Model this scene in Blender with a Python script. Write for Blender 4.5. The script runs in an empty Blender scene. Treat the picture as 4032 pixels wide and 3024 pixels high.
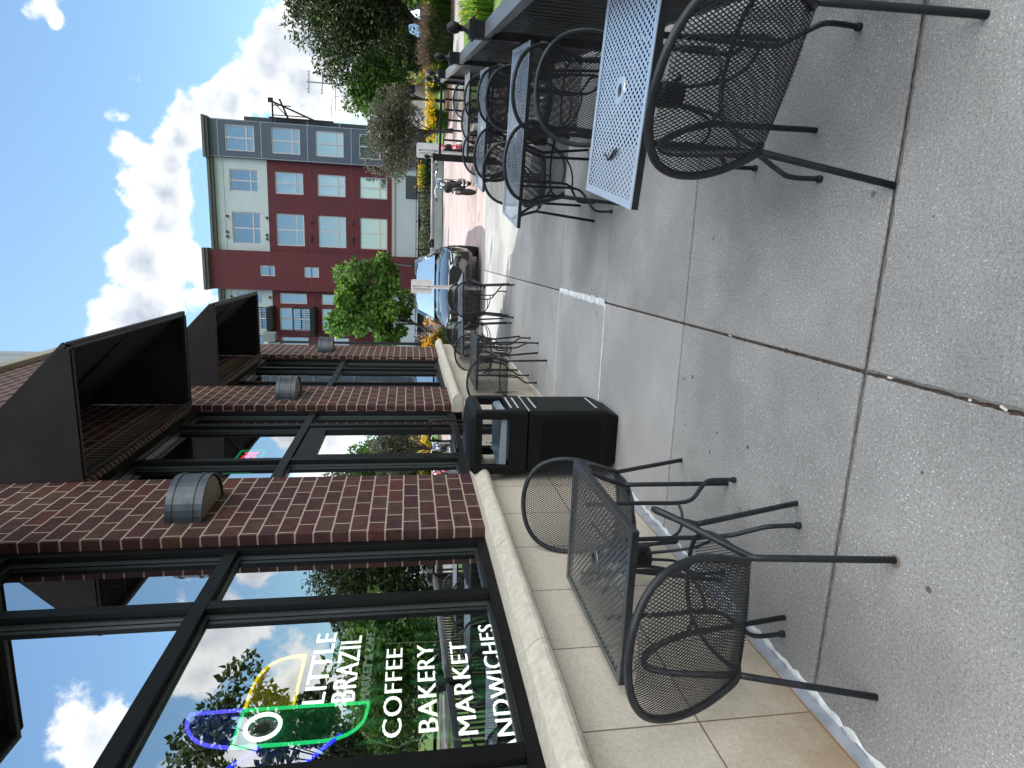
import bpy, math, random
from mathutils import Vector, Matrix, noise as mnoise
R = math.radians
rnd = random.Random(7)
S = bpy.context.scene
COL = S.collection

# ---------------------------------------------------------------- camera (phone held on its side: the photo is rotated a quarter turn)
cam = bpy.data.cameras.new('camera'); co = bpy.data.objects.new('camera', cam); COL.objects.link(co); S.camera = co
cam.sensor_fit = 'HORIZONTAL'; cam.sensor_width = 36.0; cam.lens = 21.603
cam.clip_start = 0.05; cam.clip_end = 2000
def cam_axes(p, y, r):
    cp, sp, cy, sy = math.cos(p), math.sin(p), math.cos(y), math.sin(y)
    f = Vector((-sy*cp, cy*cp, -sp)); rt = Vector((cy, sy, 0)); dn = f.cross(rt)
    c, s = math.cos(r), math.sin(r)
    return c*rt + s*dn, -s*rt + c*dn, f
rt, dn, fw = cam_axes(R(9.592), R(12.056), R(-0.3696))
m = Matrix(((dn.x, rt.x, -fw.x, 0), (dn.y, rt.y, -fw.y, 0), (dn.z, rt.z, -fw.z, 1.5), (0, 0, 0, 1)))
co.matrix_world = m
S.render.resolution_x = 1024; S.render.resolution_y = 768

# ---------------------------------------------------------------- sun and sky
SUN = Vector((-0.72, 0.69, 0)).normalized() * math.cos(R(50)); SUN.z = math.sin(R(50))
sl = bpy.data.lights.new('sun', 'SUN'); sl.energy = 2.6; sl.angle = R(0.5); sl.color = (1.0, 0.95, 0.87)
so = bpy.data.objects.new('sun', sl); COL.objects.link(so)
so.rotation_euler = SUN.to_track_quat('Z', 'Y').to_euler(); so.location = (-20, 20, 30)
S.view_settings.view_transform = 'Standard'; S.view_settings.look = 'None'
S.view_settings.exposure = 1.3; S.view_settings.gamma = 1; S.view_settings.use_curve_mapping = False
W = bpy.data.worlds.new('World'); S.world = W; W.use_nodes = True
nt = W.node_tree; nt.nodes.clear()
def nd(t, typ, **kw):
    n = t.nodes.new(typ)
    for k, v in kw.items():
        if k in n.bl_rna.properties and k != 'inputs': setattr(n, k, v)
        else: n.inputs[k].default_value = v
    return n
def build_sky():
    out = nd(nt, 'ShaderNodeOutputWorld'); bg = nd(nt, 'ShaderNodeBackground', Strength=0.10)
    sky = nd(nt, 'ShaderNodeTexSky', sky_type='NISHITA', sun_disc=False, sun_elevation=R(50),
             sun_rotation=math.atan2(SUN.x, SUN.y), air_density=1.0, dust_density=0.6, ozone_density=2.2)
    L = nt.links.new
    tc = nd(nt, 'ShaderNodeTexCoord'); nor = nd(nt, 'ShaderNodeVectorMath', operation='NORMALIZE'); L(tc.outputs['Generated'], nor.inputs[0])
    # cumulus banks: (direction x, y, z, angular radius)
    blobs = SKYBLOBS
    # warp the lookup a little so that the banks are not round
    wn = nd(nt, 'ShaderNodeTexNoise', Scale=9.0, Detail=3.0, Roughness=0.55); L(nor.outputs[0], wn.inputs['Vector'])
    ws = nd(nt, 'ShaderNodeVectorMath', operation='SUBTRACT'); L(wn.outputs['Color'], ws.inputs[0]); ws.inputs[1].default_value = (.5, .5, .5)
    wm = nd(nt, 'ShaderNodeVectorMath', operation='SCALE'); L(ws.outputs[0], wm.inputs[0]); wm.inputs['Scale'].default_value = 0.10
    wa = nd(nt, 'ShaderNodeVectorMath', operation='ADD'); L(nor.outputs[0], wa.inputs[0]); L(wm.outputs[0], wa.inputs[1])
    prev = None
    for (x, y, z, r, wgt) in blobs:
        v = Vector((x, y, z)).normalized()
        d = nd(nt, 'ShaderNodeVectorMath', operation='DISTANCE'); L(wa.outputs[0], d.inputs[0]); d.inputs[1].default_value = v
        mr = nd(nt, 'ShaderNodeMapRange'); L(d.outputs['Value'], mr.inputs['Value'])
        mr.inputs['From Min'].default_value = 0; mr.inputs['From Max'].default_value = r * 1.35
        mr.inputs['To Min'].default_value = wgt; mr.inputs['To Max'].default_value = 0
        if prev is None: prev = mr.outputs['Result']
        else:
            mx = nd(nt, 'ShaderNodeMath', operation='SMOOTH_MAX'); mx.inputs[2].default_value = 0.15
            L(prev, mx.inputs[0]); L(mr.outputs['Result'], mx.inputs[1]); prev = mx.outputs[0]
    def fbm(vec, sc, det, ro=0.58):
        n = nd(nt, 'ShaderNodeTexNoise', Scale=sc, Detail=det, Roughness=ro); L(vec, n.inputs['Vector']); return n.outputs['Fac']
    f1 = fbm(nor.outputs[0], 11.0, 12.0, 0.62)
    sh = nd(nt, 'ShaderNodeVectorMath', operation='ADD'); L(nor.outputs[0], sh.inputs[0]); sh.inputs[1].default_value = SUN * 0.025
    f2 = fbm(sh.outputs[0], 11.0, 12.0, 0.62)
    def math2(op, a, b, clamp=False):
        n = nd(nt, 'ShaderNodeMath', operation=op); n.use_clamp = clamp
        for i, q in enumerate((a, b)):
            if isinstance(q, (int, float)): n.inputs[i].default_value = q
            else: L(q, n.inputs[i])
        return n.outputs[0]
    dens = math2('ADD', prev, math2('MULTIPLY', math2('SUBTRACT', f1, 0.5), 1.5))
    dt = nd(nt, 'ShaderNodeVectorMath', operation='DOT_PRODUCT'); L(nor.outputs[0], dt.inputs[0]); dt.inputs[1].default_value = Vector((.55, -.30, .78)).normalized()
    fill_bank = nd(nt, 'ShaderNodeMapRange', interpolation_type='SMOOTHSTEP'); L(dt.outputs['Value'], fill_bank.inputs['Value']); fill_bank.inputs['From Min'].default_value = .50; fill_bank.inputs['From Max'].default_value = .84
    back = fill_bank.outputs['Result']  # added cloud bank, out of view, to lighten the shaded patio
    gen = math2('MULTIPLY', math2('SUBTRACT', fbm(nor.outputs[0], 3.2, 8.0), 0.60), 2.2)   # scattered cloud elsewhere
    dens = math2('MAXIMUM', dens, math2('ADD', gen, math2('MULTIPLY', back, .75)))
    mask = nd(nt, 'ShaderNodeMapRange', interpolation_type='SMOOTHSTEP'); L(dens, mask.inputs['Value'])
    mask.inputs['From Min'].default_value = 0.30; mask.inputs['From Max'].default_value = 0.52
    # relief: brighter towards the sun, grey-blue in the thick middle
    f3 = fbm(nor.outputs[0], 8.0, 4.0, .5); f4 = fbm(sh.outputs[0], 8.0, 4.0, .5)
    rel = math2('MULTIPLY', math2('SUBTRACT', f3, f4), 3.0)
    thick = nd(nt, 'ShaderNodeMapRange'); L(dens, thick.inputs['Value'])
    thick.inputs['From Min'].default_value = 0.45; thick.inputs['From Max'].default_value = 1.1
    thick.inputs['To Min'].default_value = 1.0; thick.inputs['To Max'].default_value = 0.12
    lum = math2('ADD', thick.outputs['Result'], rel, True)
    cr = nd(nt, 'ShaderNodeMix', data_type='RGBA'); L(lum, cr.inputs['Factor'])
    cr.inputs['A'].default_value = (2.3, 2.6, 3.1, 1); cr.inputs['B'].default_value = (5.4, 5.4, 5.3, 1)
    fill_gain = math2('ADD', 1.0, math2('MULTIPLY', back, 2.7))  # the added bank is made far brighter than the other clouds
    cg = nd(nt, 'ShaderNodeVectorMath', operation='SCALE'); L(cr.outputs['Result'], cg.inputs[0]); L(fill_gain, cg.inputs['Scale'])
    mixn = nd(nt, 'ShaderNodeMix', data_type='RGBA'); L(mask.outputs['Result'], mixn.inputs['Factor'])
    tint = nd(nt, 'ShaderNodeMix', data_type='RGBA', blend_type='MULTIPLY', Factor=1.0); L(sky.outputs[0], tint.inputs['A']); tint.inputs['B'].default_value = (.72, .83, .80, 1)
    L(tint.outputs['Result'], mixn.inputs['A']); L(cg.outputs[0], mixn.inputs['B'])
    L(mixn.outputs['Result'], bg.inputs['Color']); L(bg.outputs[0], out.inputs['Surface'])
SKYBLOBS = [
 # x, y, z, radius, weight   (main bank, wisps above it, bank on the right)
 (.17,.94,.29,.030,.8),(.145,.94,.30,.035,.9),(.11,.94,.325,.050,1),(.07,.94,.335,.048,1),(.02,.94,.345,.055,1),(-.04,.935,.35,.060,1),
 (-.10,.925,.36,.060,1),(-.03,.945,.305,.035,.75),(-.09,.94,.30,.045,.65),
 (.155,.915,.365,.026,.7),(.115,.925,.355,.032,.75),(.17,.905,.385,.012,.6),
 (.205,.955,.21,.045,.9),(.23,.955,.185,.060,1),(.27,.95,.15,.075,1),(.21,.965,.14,.060,1),(.30,.94,.12,.080,1),(.18,.95,.245,.034,.85),(.15,.96,.225,.028,.8),(.24,.965,.09,.070,.9),
 (.265,.87,.42,.030,.75),(.25,.88,.41,.020,.7),(.29,.93,.20,.02,.6),
 # banks over the street, seen in the shop windows
 (.58,.70,.36,.070,.9),(.66,.62,.38,.060,.9),(.52,.78,.24,.080,1),(.66,.70,.24,.070,.9),(.70,.60,.32,.060,.9),(.78,.55,.28,.070,.9),(.60,.75,.14,.090,1),
 (.74,.62,.33,.08,.9),(.70,.68,.18,.09,.9),(.62,.66,.45,.05,.8),(.83,.45,.33,.090,.8),(.80,.55,.12,.110,.9),(.45,.86,.22,.050,.8),(.40,.88,.16,.07,.9),(.9,.1,.3,.15,.8)]
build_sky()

# ---------------------------------------------------------------- helpers
def tag(o, label=None, cat=None, group=None, kind=None):
    if label: o['label'] = label
    if cat: o['category'] = cat
    if group: o['group'] = group
    if kind: o['kind'] = kind
    return o
def empty(name, loc=(0, 0, 0), rz=0, label=None, cat=None, group=None):
    o = bpy.data.objects.new(name, None); COL.objects.link(o); o.location = loc; o.rotation_euler = (0, 0, rz)
    o.empty_display_size = 0.1
    return tag(o, label, cat, group)
def kids(o): return [c for c in bpy.data.objects if c.parent is o]
def dup(o, loc, rz, label, group=None):
    r = o.copy(); COL.objects.link(r); r.location = loc; r.rotation_euler = (0, 0, rz); r['label'] = label
    if group: r['group'] = group
    for ch in CH[o.name]:
        c = ch.copy(); COL.objects.link(c); c.parent = r
        for g in CH.get(ch.name, []):
            d = g.copy(); COL.objects.link(d); d.parent = c
    return r
CH = {}
class MB:
    def __init__(s): s.v = []; s.f = []; s.mi = []
    def add(s, vs, fs, mi=0):
        b = len(s.v); s.v += [tuple(p) for p in vs]; s.f += [tuple(b + i for i in f) for f in fs]; s.mi += [mi]*len(fs); return s
    def box(s, x0, x1, y0, y1, z0, z1, mi=0):
        return s.add([(x0,y0,z0),(x1,y0,z0),(x1,y1,z0),(x0,y1,z0),(x0,y0,z1),(x1,y0,z1),(x1,y1,z1),(x0,y1,z1)],
                     [(0,3,2,1),(4,5,6,7),(0,1,5,4),(1,2,6,5),(2,3,7,6),(3,0,4,7)], mi)
    def bar(s, a, b, w, h, mi=0):   # rectangular bar from a to b
        a, b = Vector(a), Vector(b); d = (b-a).normalized(); up = Vector((0,0,1)) if abs(d.z) < .95 else Vector((0,1,0))
        x = d.cross(up).normalized()*w/2; z = x.cross(d).normalized()*h/2
        return s.add([a-x-z,a+x-z,a+x+z,a-x+z,b-x-z,b+x-z,b+x+z,b-x+z],[(0,1,2,3),(7,6,5,4),(0,4,5,1),(1,5,6,2),(2,6,7,3),(3,7,4,0)], mi)
    def tube(s, pts, r, n=8, closed=False, mi=0):
        P = [Vector(p) for p in pts]; N = len(P); rr = r if isinstance(r, (list, tuple)) else [r]*N
        T = []
        for i in range(N):
            a = P[(i-1) % N] if (closed or i > 0) else P[i]; b = P[(i+1) % N] if (closed or i < N-1) else P[i]
            T.append((b-a).normalized())
        u = T[0].orthogonal().normalized(); vs = []
        for i in range(N):
            u = (u - T[i]*u.dot(T[i])).normalized(); w = T[i].cross(u)
            for k in range(n):
                a = 2*math.pi*k/n; vs.append(P[i] + (u*math.cos(a) + w*math.sin(a))*rr[i])
        fs = []
        for i in range(N if closed else N-1):
            j = (i+1) % N
            for k in range(n): fs.append((i*n+k, i*n+(k+1)%n, j*n+(k+1)%n, j*n+k))
        if not closed: fs += [tuple(range(n-1,-1,-1)), tuple((N-1)*n+k for k in range(n))]
        return s.add(vs, fs, mi)
    def lathe(s, prof, c, n=20, mi=0):     # prof: (r, z)
        vs = []; fs = []
        for r, z in prof:
            for k in range(n): a = 2*math.pi*k/n; vs.append((c[0]+r*math.cos(a), c[1]+r*math.sin(a), c[2]+z))
        for i in range(len(prof)-1):
            for k in range(n): fs.append((i*n+k, i*n+(k+1)%n, (i+1)*n+(k+1)%n, (i+1)*n+k))
        fs += [tuple(range(n-1,-1,-1)), tuple((len(prof)-1)*n+k for k in range(n))]
        return s.add(vs, fs, mi)
    def prism(s, poly, axis, a, b, mi=0):  # poly in the two other axes, extruded from a to b
        n = len(poly)
        def P(q, t): return {'x': (t, q[0], q[1]), 'y': (q[0], t, q[1]), 'z': (q[0], q[1], t)}[axis]
        return s.add([P(q, a) for q in poly]+[P(q, b) for q in poly], [tuple(range(n-1,-1,-1)), tuple(range(n, 2*n))] +
                     [(i, (i+1)%n, n+(i+1)%n, n+i) for i in range(n)], mi)
    def build(s, name, mat, parent=None, smooth=False, bevel=0, seg=2, recalc=True):
        me = bpy.data.meshes.new(name); me.from_pydata(s.v, [], s.f)
        mats = mat if isinstance(mat, (list, tuple)) else [mat]
        for q in mats: me.materials.append(q)
        if len(mats) > 1: me.polygons.foreach_set('material_index', s.mi)
        if recalc and len(s.f) < 60000:
            import bmesh
            bm = bmesh.new(); bm.from_mesh(me); bmesh.ops.recalc_face_normals(bm, faces=bm.faces); bm.to_mesh(me); bm.free()
        if smooth: me.polygons.foreach_set('use_smooth', [True]*len(me.polygons))
        me.update()
        o = bpy.data.objects.new(name, me); COL.objects.link(o)
        if parent is not None: o.parent = parent; CH.setdefault(parent.name, []).append(o)
        if bevel:
            b = o.modifiers.new('bevel', 'BEVEL'); b.width = bevel; b.segments = seg; b.limit_method = 'ANGLE'; b.angle_limit = R(40)
        return o
def smooth_path(pts, k=6, closed=False):
    P = [Vector(p) for p in pts]; N = len(P); out = []
    for i in range(N if closed else N-1):
        p0 = P[(i-1) % N] if (closed or i) else P[0]; p1 = P[i]; p2 = P[(i+1) % N]; p3 = P[(i+2) % N] if (closed or i+2 < N) else P[-1]
        for j in range(k):
            t = j/k; out.append(0.5*((2*p1)+(-p0+p2)*t+(2*p0-5*p1+4*p2-p3)*t*t+(-p0+3*p1-3*p2+p3)*t**3))
    if not closed: out.append(P[-1])
    return out

# ---------------------------------------------------------------- materials
MATS = {}
def mat(name, col=(.5,.5,.5), rough=.6, metal=0, spec=.5, **kw):
    if name in MATS: return MATS[name]
    mm = bpy.data.materials.new(name); mm.use_nodes = True; b = mm.node_tree.nodes['Principled BSDF']
    b.inputs['Base Color'].default_value = (*col, 1); b.inputs['Roughness'].default_value = rough; b.inputs['Metallic'].default_value = metal
    b.inputs['Specular IOR Level'].default_value = spec
    for k, v in kw.items(): b.inputs[k.replace('_', ' ')].default_value = v
    MATS[name] = mm; return mm
def ramp(t, stops, interp='LINEAR'):
    n = t.nodes.new('ShaderNodeValToRGB'); n.color_ramp.interpolation = interp
    e = n.color_ramp.elements
    while len(e) < len(stops): e.new(0.5)
    for i, (p, c) in enumerate(stops): e[i].position = p; e[i].color = (*c, 1) if len(c) == 3 else c
    return n
def noisy(name, c1, c2, scale=4, rough=.7, bump=0, bscale=60, detail=6, spec=.5, metal=0, coords='pos', lo=.35, hi=.65, c3=None, rvar=0):
    """base colour wanders between two tones, optional fine bump"""
    if name in MATS: return MATS[name]
    mm = mat(name, c1, rough, metal, spec); t = mm.node_tree; L = t.links.new; b = t.nodes['Principled BSDF']
    if coords == 'pos': src = nd(t, 'ShaderNodeNewGeometry').outputs['Position']
    else: src = nd(t, 'ShaderNodeTexCoord').outputs['Object']
    n = nd(t, 'ShaderNodeTexNoise', Scale=scale, Detail=detail, Roughness=.6); L(src, n.inputs['Vector'])
    st = [(lo, c1), (hi, c2)] if c3 is None else [(lo, c1), ((lo+hi)/2, c3), (hi, c2)]
    r = ramp(t, st); L(n.outputs['Fac'], r.inputs['Fac']); L(r.outputs['Color'], b.inputs['Base Color'])
    if rvar:
        mr = nd(t, 'ShaderNodeMapRange'); L(n.outputs['Fac'], mr.inputs['Value']); mr.inputs['To Min'].default_value = rough-rvar; mr.inputs['To Max'].default_value = rough+rvar; L(mr.outputs['Result'], b.inputs['Roughness'])
    if bump:
        n2 = nd(t, 'ShaderNodeTexNoise', Scale=bscale, Detail=4.0); L(src, n2.inputs['Vector'])
        bp = nd(t, 'ShaderNodeBump', Strength=bump, Distance=.01); L(n2.outputs['Fac'], bp.inputs['Height']); L(bp.outputs[0], b.inputs['Normal'])
    return mm
def brick_mat(name, soldier=False):
    mm = mat(name, (.1,.03,.03), .8, 0, .3); t = mm.node_tree; L = t.links.new; b = t.nodes['Principled BSDF']
    g = nd(t, 'ShaderNodeNewGeometry'); s = nd(t, 'ShaderNodeSeparateXYZ'); L(g.outputs['Position'], s.inputs[0])
    a = nd(t, 'ShaderNodeMath', operation='ADD'); L(s.outputs['X'], a.inputs[0]); L(s.outputs['Y'], a.inputs[1])
    z = nd(t, 'ShaderNodeMath', operation='ADD'); L(s.outputs['Z'], z.inputs[0]); z.inputs[1].default_value = -1.022 if not soldier else -.6
    c = nd(t, 'ShaderNodeCombineXYZ')
    if soldier: L(z.outputs[0], c.inputs['X']); L(a.outputs[0], c.inputs['Y'])
    else: L(a.outputs[0], c.inputs['X']); L(z.outputs[0], c.inputs['Y'])
    wn = nd(t, 'ShaderNodeTexNoise', Scale=9.0, Detail=3.0); L(g.outputs['Position'], wn.inputs['Vector'])
    wv = nd(t, 'ShaderNodeVectorMath', operation='MULTIPLY_ADD'); L(wn.outputs['Color'], wv.inputs[0]); wv.inputs[1].default_value = (.006,.006,0); L(c.outputs[0], wv.inputs[2])
    k = nd(t, 'ShaderNodeTexBrick', offset=(0.5 if not soldier else 0), squash=1.0, Scale=1.0)
    k.inputs['Brick Width'].default_value = .2032 if not soldier else .30; k.inputs['Row Height'].default_value = .1016 if not soldier else .0677
    k.inputs['Mortar Size'].default_value = .0055; k.inputs['Mortar Smooth'].default_value = .15; k.inputs['Bias'].default_value = 0
    k.inputs['Color1'].default_value = (0,0,0,1); k.inputs['Color2'].default_value = (1,1,1,1); k.inputs['Mortar'].default_value = (.5,.5,.5,1)
    L(wv.outputs[0], k.inputs['Vector'])
    r = ramp(t, [(0,(.072,.023,.024)),(.25,(.050,.019,.022)),(.5,(.064,.024,.024)),(.75,(.066,.036,.029)),(1,(.092,.027,.023))])
    L(k.outputs['Color'], r.inputs['Fac'])
    n = nd(t, 'ShaderNodeTexNoise', Scale=14.0, Detail=8.0, Roughness=.65, Distortion=.8); L(g.outputs['Position'], n.inputs['Vector'])
    r2 = ramp(t, [(.3,(.55,.55,.60)),(.6,(1.15,1.1,1.05)),(.75,(1.35,1.15,.95))]); L(n.outputs['Fac'], r2.inputs['Fac'])
    mx = nd(t, 'ShaderNodeMix', data_type='RGBA', blend_type='MULTIPLY', Factor=1.0); L(r.outputs[0], mx.inputs['A']); L(r2.outputs[0], mx.inputs['B'])
    m2 = nd(t, 'ShaderNodeMix', data_type='RGBA'); L(k.outputs['Fac'], m2.inputs['Factor']); L(mx.outputs['Result'], m2.inputs['A']); m2.inputs['B'].default_value = (.36,.29,.22,1)
    L(m2.outputs['Result'], b.inputs['Base Color'])
    h = nd(t, 'ShaderNodeMath', operation='SUBTRACT'); L(n.outputs['Fac'], h.inputs[0]); L(k.outputs['Fac'], h.inputs[1])
    bp = nd(t, 'ShaderNodeBump', Strength=.6, Distance=.006); L(h.outputs[0], bp.inputs['Height']); L(bp.outputs[0], b.inputs['Normal'])
    return mm
BRICK = brick_mat('brick'); SOLDIER = brick_mat('soldier_brick', True)
def tile_mat():
    mm = mat('cast_stone', (.5,.45,.36), .85, 0, .3); t = mm.node_tree; L = t.links.new; b = t.nodes['Principled BSDF']
    g = nd(t, 'ShaderNodeNewGeometry'); s = nd(t, 'ShaderNodeSeparateXYZ'); L(g.outputs['Position'], s.inputs[0])
    c = nd(t, 'ShaderNodeCombineXYZ'); a = nd(t, 'ShaderNodeMath', operation='ADD'); L(s.outputs['Y'], a.inputs[0]); a.inputs[1].default_value = -1.72+.4477*10
    z = nd(t, 'ShaderNodeMath', operation='ADD'); L(s.outputs['Z'], z.inputs[0]); z.inputs[1].default_value = -.489+.43*4
    L(a.outputs[0], c.inputs['X']); L(z.outputs[0], c.inputs['Y'])
    k = nd(t, 'ShaderNodeTexBrick', offset=0.0, squash=1.0, Scale=1.0)
    k.inputs['Brick Width'].default_value = .4477; k.inputs['Row Height'].default_value = .43; k.inputs['Mortar Size'].default_value = .0035; k.inputs['Mortar Smooth'].default_value = .2; k.inputs['Bias'].default_value = 0
    k.inputs['Color1'].default_value = (.50,.445,.36,1); k.inputs['Color2'].default_value = (.56,.50,.41,1); k.inputs['Mortar'].default_value = (.19,.14,.11,1)
    L(c.outputs[0], k.inputs['Vector'])
    n = nd(t, 'ShaderNodeTexNoise', Scale=90.0, Detail=3.0); L(g.outputs['Position'], n.inputs['Vector'])
    r = ramp(t, [(.3,(.86,.86,.86)),(.7,(1.08,1.08,1.08))]); L(n.outputs['Fac'], r.inputs['Fac'])
    mx = nd(t, 'ShaderNodeMix', data_type='RGBA', blend_type='MULTIPLY', Factor=1.0); L(k.outputs['Color'], mx.inputs['A']); L(r.outputs[0], mx.inputs['B'])
    # brown damp stain climbing from the ground at the near end of the wall
    n2 = nd(t, 'ShaderNodeTexNoise', Scale=7.0, Detail=8.0, Roughness=.7); L(g.outputs['Position'], n2.inputs['Vector'])
    y = nd(t, 'ShaderNodeMapRange'); L(s.outputs['Y'], y.inputs['Value']); y.inputs['From Min'].default_value = 2.35; y.inputs['From Max'].default_value = 1.3
    zz = nd(t, 'ShaderNodeMapRange'); L(s.outputs['Z'], zz.inputs['Value']); zz.inputs['From Min'].default_value = .62; zz.inputs['From Max'].default_value = .0
    m1 = nd(t, 'ShaderNodeMath', operation='MULTIPLY'); L(y.outputs[0], m1.inputs[0]); L(zz.outputs[0], m1.inputs[1])
    zb = nd(t, 'ShaderNodeMapRange'); L(s.outputs['Z'], zb.inputs['Value']); zb.inputs['From Min'].default_value = .16; zb.inputs['From Max'].default_value = .0; zb.inputs['To Max'].default_value = .35
    m3 = nd(t, 'ShaderNodeMath', operation='ADD'); L(m1.outputs[0], m3.inputs[0]); L(zb.outputs[0], m3.inputs[1])
    m4 = nd(t, 'ShaderNodeMath', operation='ADD'); L(m3.outputs[0], m4.inputs[0]); L(n2.outputs['Fac'], m4.inputs[1])
    f = nd(t, 'ShaderNodeMapRange'); L(m4.outputs[0], f.inputs['Value']); f.inputs['From Min'].default_value = .62; f.inputs['From Max'].default_value = 1.35; f.inputs['To Max'].default_value = .75
    mm2 = nd(t, 'ShaderNodeMix', data_type='RGBA'); L(f.outputs[0], mm2.inputs['Factor']); L(mx.outputs['Result'], mm2.inputs['A']); mm2.inputs['B'].default_value = (.27,.17,.09,1)
    L(mm2.outputs['Result'], b.inputs['Base Color'])
    h = nd(t, 'ShaderNodeMath', operation='SUBTRACT', use_clamp=False); h.inputs[0].default_value = 1; L(k.outputs['Fac'], h.inputs[1])
    bp = nd(t, 'ShaderNodeBump', Strength=.7, Distance=.004); L(h.outputs[0], bp.inputs['Height']); L(bp.outputs[0], b.inputs['Normal'])
    return mm
TILE = tile_mat()
def concrete_mat(name, c1, c2, speck=1.0, fine=1.0):
    mm = mat(name, c1, .85, 0, .35); t = mm.node_tree; L = t.links.new; b = t.nodes['Principled BSDF']
    g = nd(t, 'ShaderNodeNewGeometry')
    big = nd(t, 'ShaderNodeTexNoise', Scale=.8, Detail=6.0, Roughness=.6); L(g.outputs['Position'], big.inputs['Vector'])
    r = ramp(t, [(.30,tuple(v*.93 for v in c1)),(.42,c1),(.60,c2),(.72,tuple(v*1.03 for v in c2))]); L(big.outputs['Fac'], r.inputs['Fac'])
    n1 = nd(t, 'ShaderNodeTexNoise', Scale=95.0*fine, Detail=5.0, Roughness=.8); L(g.outputs['Position'], n1.inputs['Vector'])
    r1 = ramp(t, [(.37,(.70,.69,.67)),(.5,(.98,.98,.98)),(.65,(1.24,1.24,1.23))]); L(n1.outputs['Fac'], r1.inputs['Fac'])
    mx = nd(t, 'ShaderNodeMix', data_type='RGBA', blend_type='MULTIPLY', Factor=speck); L(r.outputs[0], mx.inputs['A']); L(r1.outputs[0], mx.inputs['B'])
    n3 = nd(t, 'ShaderNodeTexNoise', Scale=240.0, Detail=3.0, Roughness=.7); L(g.outputs['Position'], n3.inputs['Vector'])
    r3 = ramp(t, [(.36,(.70,.70,.69)),(.5,(1,1,1)),(.64,(1.28,1.28,1.27))]); L(n3.outputs['Fac'], r3.inputs['Fac'])
    mx0 = mx; mx = nd(t, 'ShaderNodeMix', data_type='RGBA', blend_type='MULTIPLY', Factor=speck); L(mx0.outputs['Result'], mx.inputs['A']); L(r3.outputs[0], mx.inputs['B'])
    # pale aggregate chips showing through the worn face
    v = nd(t, 'ShaderNodeTexVoronoi', feature='F1', Scale=80.0*fine); L(g.outputs['Position'], v.inputs['Vector'])
    d = nd(t, 'ShaderNodeMapRange'); L(v.outputs['Distance'], d.inputs['Value']); d.inputs['From Min'].default_value = .24; d.inputs['From Max'].default_value = .16
    sc = nd(t, 'ShaderNodeSeparateColor'); L(v.outputs['Color'], sc.inputs[0])
    pk = nd(t, 'ShaderNodeMath', operation='GREATER_THAN'); L(sc.outputs['Red'], pk.inputs[0]); pk.inputs[1].default_value = .62
    wear = nd(t, 'ShaderNodeTexNoise', Scale=1.6, Detail=4.0); L(g.outputs['Position'], wear.inputs['Vector'])
    wr = nd(t, 'ShaderNodeMapRange'); L(wear.outputs['Fac'], wr.inputs['Value']); wr.inputs['From Min'].default_value = .36; wr.inputs['From Max'].default_value = .56; wr.inputs['To Max'].default_value = speck*.8
    m1 = nd(t, 'ShaderNodeMath', operation='MULTIPLY'); L(d.outputs[0], m1.inputs[0]); L(pk.outputs[0], m1.inputs[1])
    m2 = nd(t, 'ShaderNodeMath', operation='MULTIPLY'); L(m1.outputs[0], m2.inputs[0]); L(wr.outputs[0], m2.inputs[1])
    mm2 = nd(t, 'ShaderNodeMix', data_type='RGBA'); L(m2.outputs[0], mm2.inputs['Factor']); L(mx.outputs['Result'], mm2.inputs['A']); mm2.inputs['B'].default_value = (.66,.65,.62,1)
    # small dark spots: gum and dirt
    v2 = nd(t, 'ShaderNodeTexVoronoi', feature='F1', Scale=3.1, Randomness=1.0); L(g.outputs['Position'], v2.inputs['Vector'])
    s2 = nd(t, 'ShaderNodeSeparateColor'); L(v2.outputs['Color'], s2.inputs[0])
    rad = nd(t, 'ShaderNodeMath', operation='MULTIPLY'); L(s2.outputs['Green'], rad.inputs[0]); rad.inputs[1].default_value = .055
    ls = nd(t, 'ShaderNodeMath', operation='LESS_THAN'); L(v2.outputs['Distance'], ls.inputs[0]); L(rad.outputs[0], ls.inputs[1])
    ms = nd(t, 'ShaderNodeMath', operation='MULTIPLY'); L(ls.outputs[0], ms.inputs[0]); ms.inputs[1].default_value = .62
    m4 = nd(t, 'ShaderNodeMix', data_type='RGBA'); L(ms.outputs[0], m4.inputs['Factor']); L(mm2.outputs['Result'], m4.inputs['A']); m4.inputs['B'].default_value = (.07,.068,.06,1)
    L(m4.outputs['Result'], b.inputs['Base Color'])
    bp = nd(t, 'ShaderNodeBump', Strength=.25, Distance=.004); L(n1.outputs['Fac'], bp.inputs['Height']); L(bp.outputs[0], b.inputs['Normal'])
    return mm
CONC = concrete_mat('patio_concrete', (.232,.230,.226), (.322,.319,.313))
CONC2 = concrete_mat('smooth_concrete', (.275,.272,.268), (.345,.34,.335), .5, 1.6)
PINK = noisy('pink_paving', (.31,.245,.235), (.39,.32,.305), 1.2, .85, .1, 40)
ROADM = noisy('road', (.20,.20,.20), (.27,.265,.26), .6, .9, .1, 40)
LIGHTC = noisy('light_concrete', (.30,.32,.315), (.39,.40,.39), 1.5, .85, .1, 60)
GRASSM = noisy('lawn', (.055,.115,.015), (.12,.21,.03), 3, .9, .6, 60)
MULCH = noisy('mulch', (.05,.025,.015), (.12,.07,.04), 30, .95, .8, 60)
STONE = noisy('ledge_stone', (.42,.38,.31), (.54,.50,.42), 26, .85, .5, 80, c3=(.48,.44,.36))
COPING = noisy('coping', (.27,.235,.19), (.33,.29,.235), 3, .8)
FRAME = noisy('bronze_frame', (.004,.004,.0045), (.007,.007,.007), 5, .45, 0, spec=.15)
BLACKM = noisy('black_metal', (.006,.006,.007), (.012,.012,.013), 12, .42, .12, 160, spec=.3, coords='obj')
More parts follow.
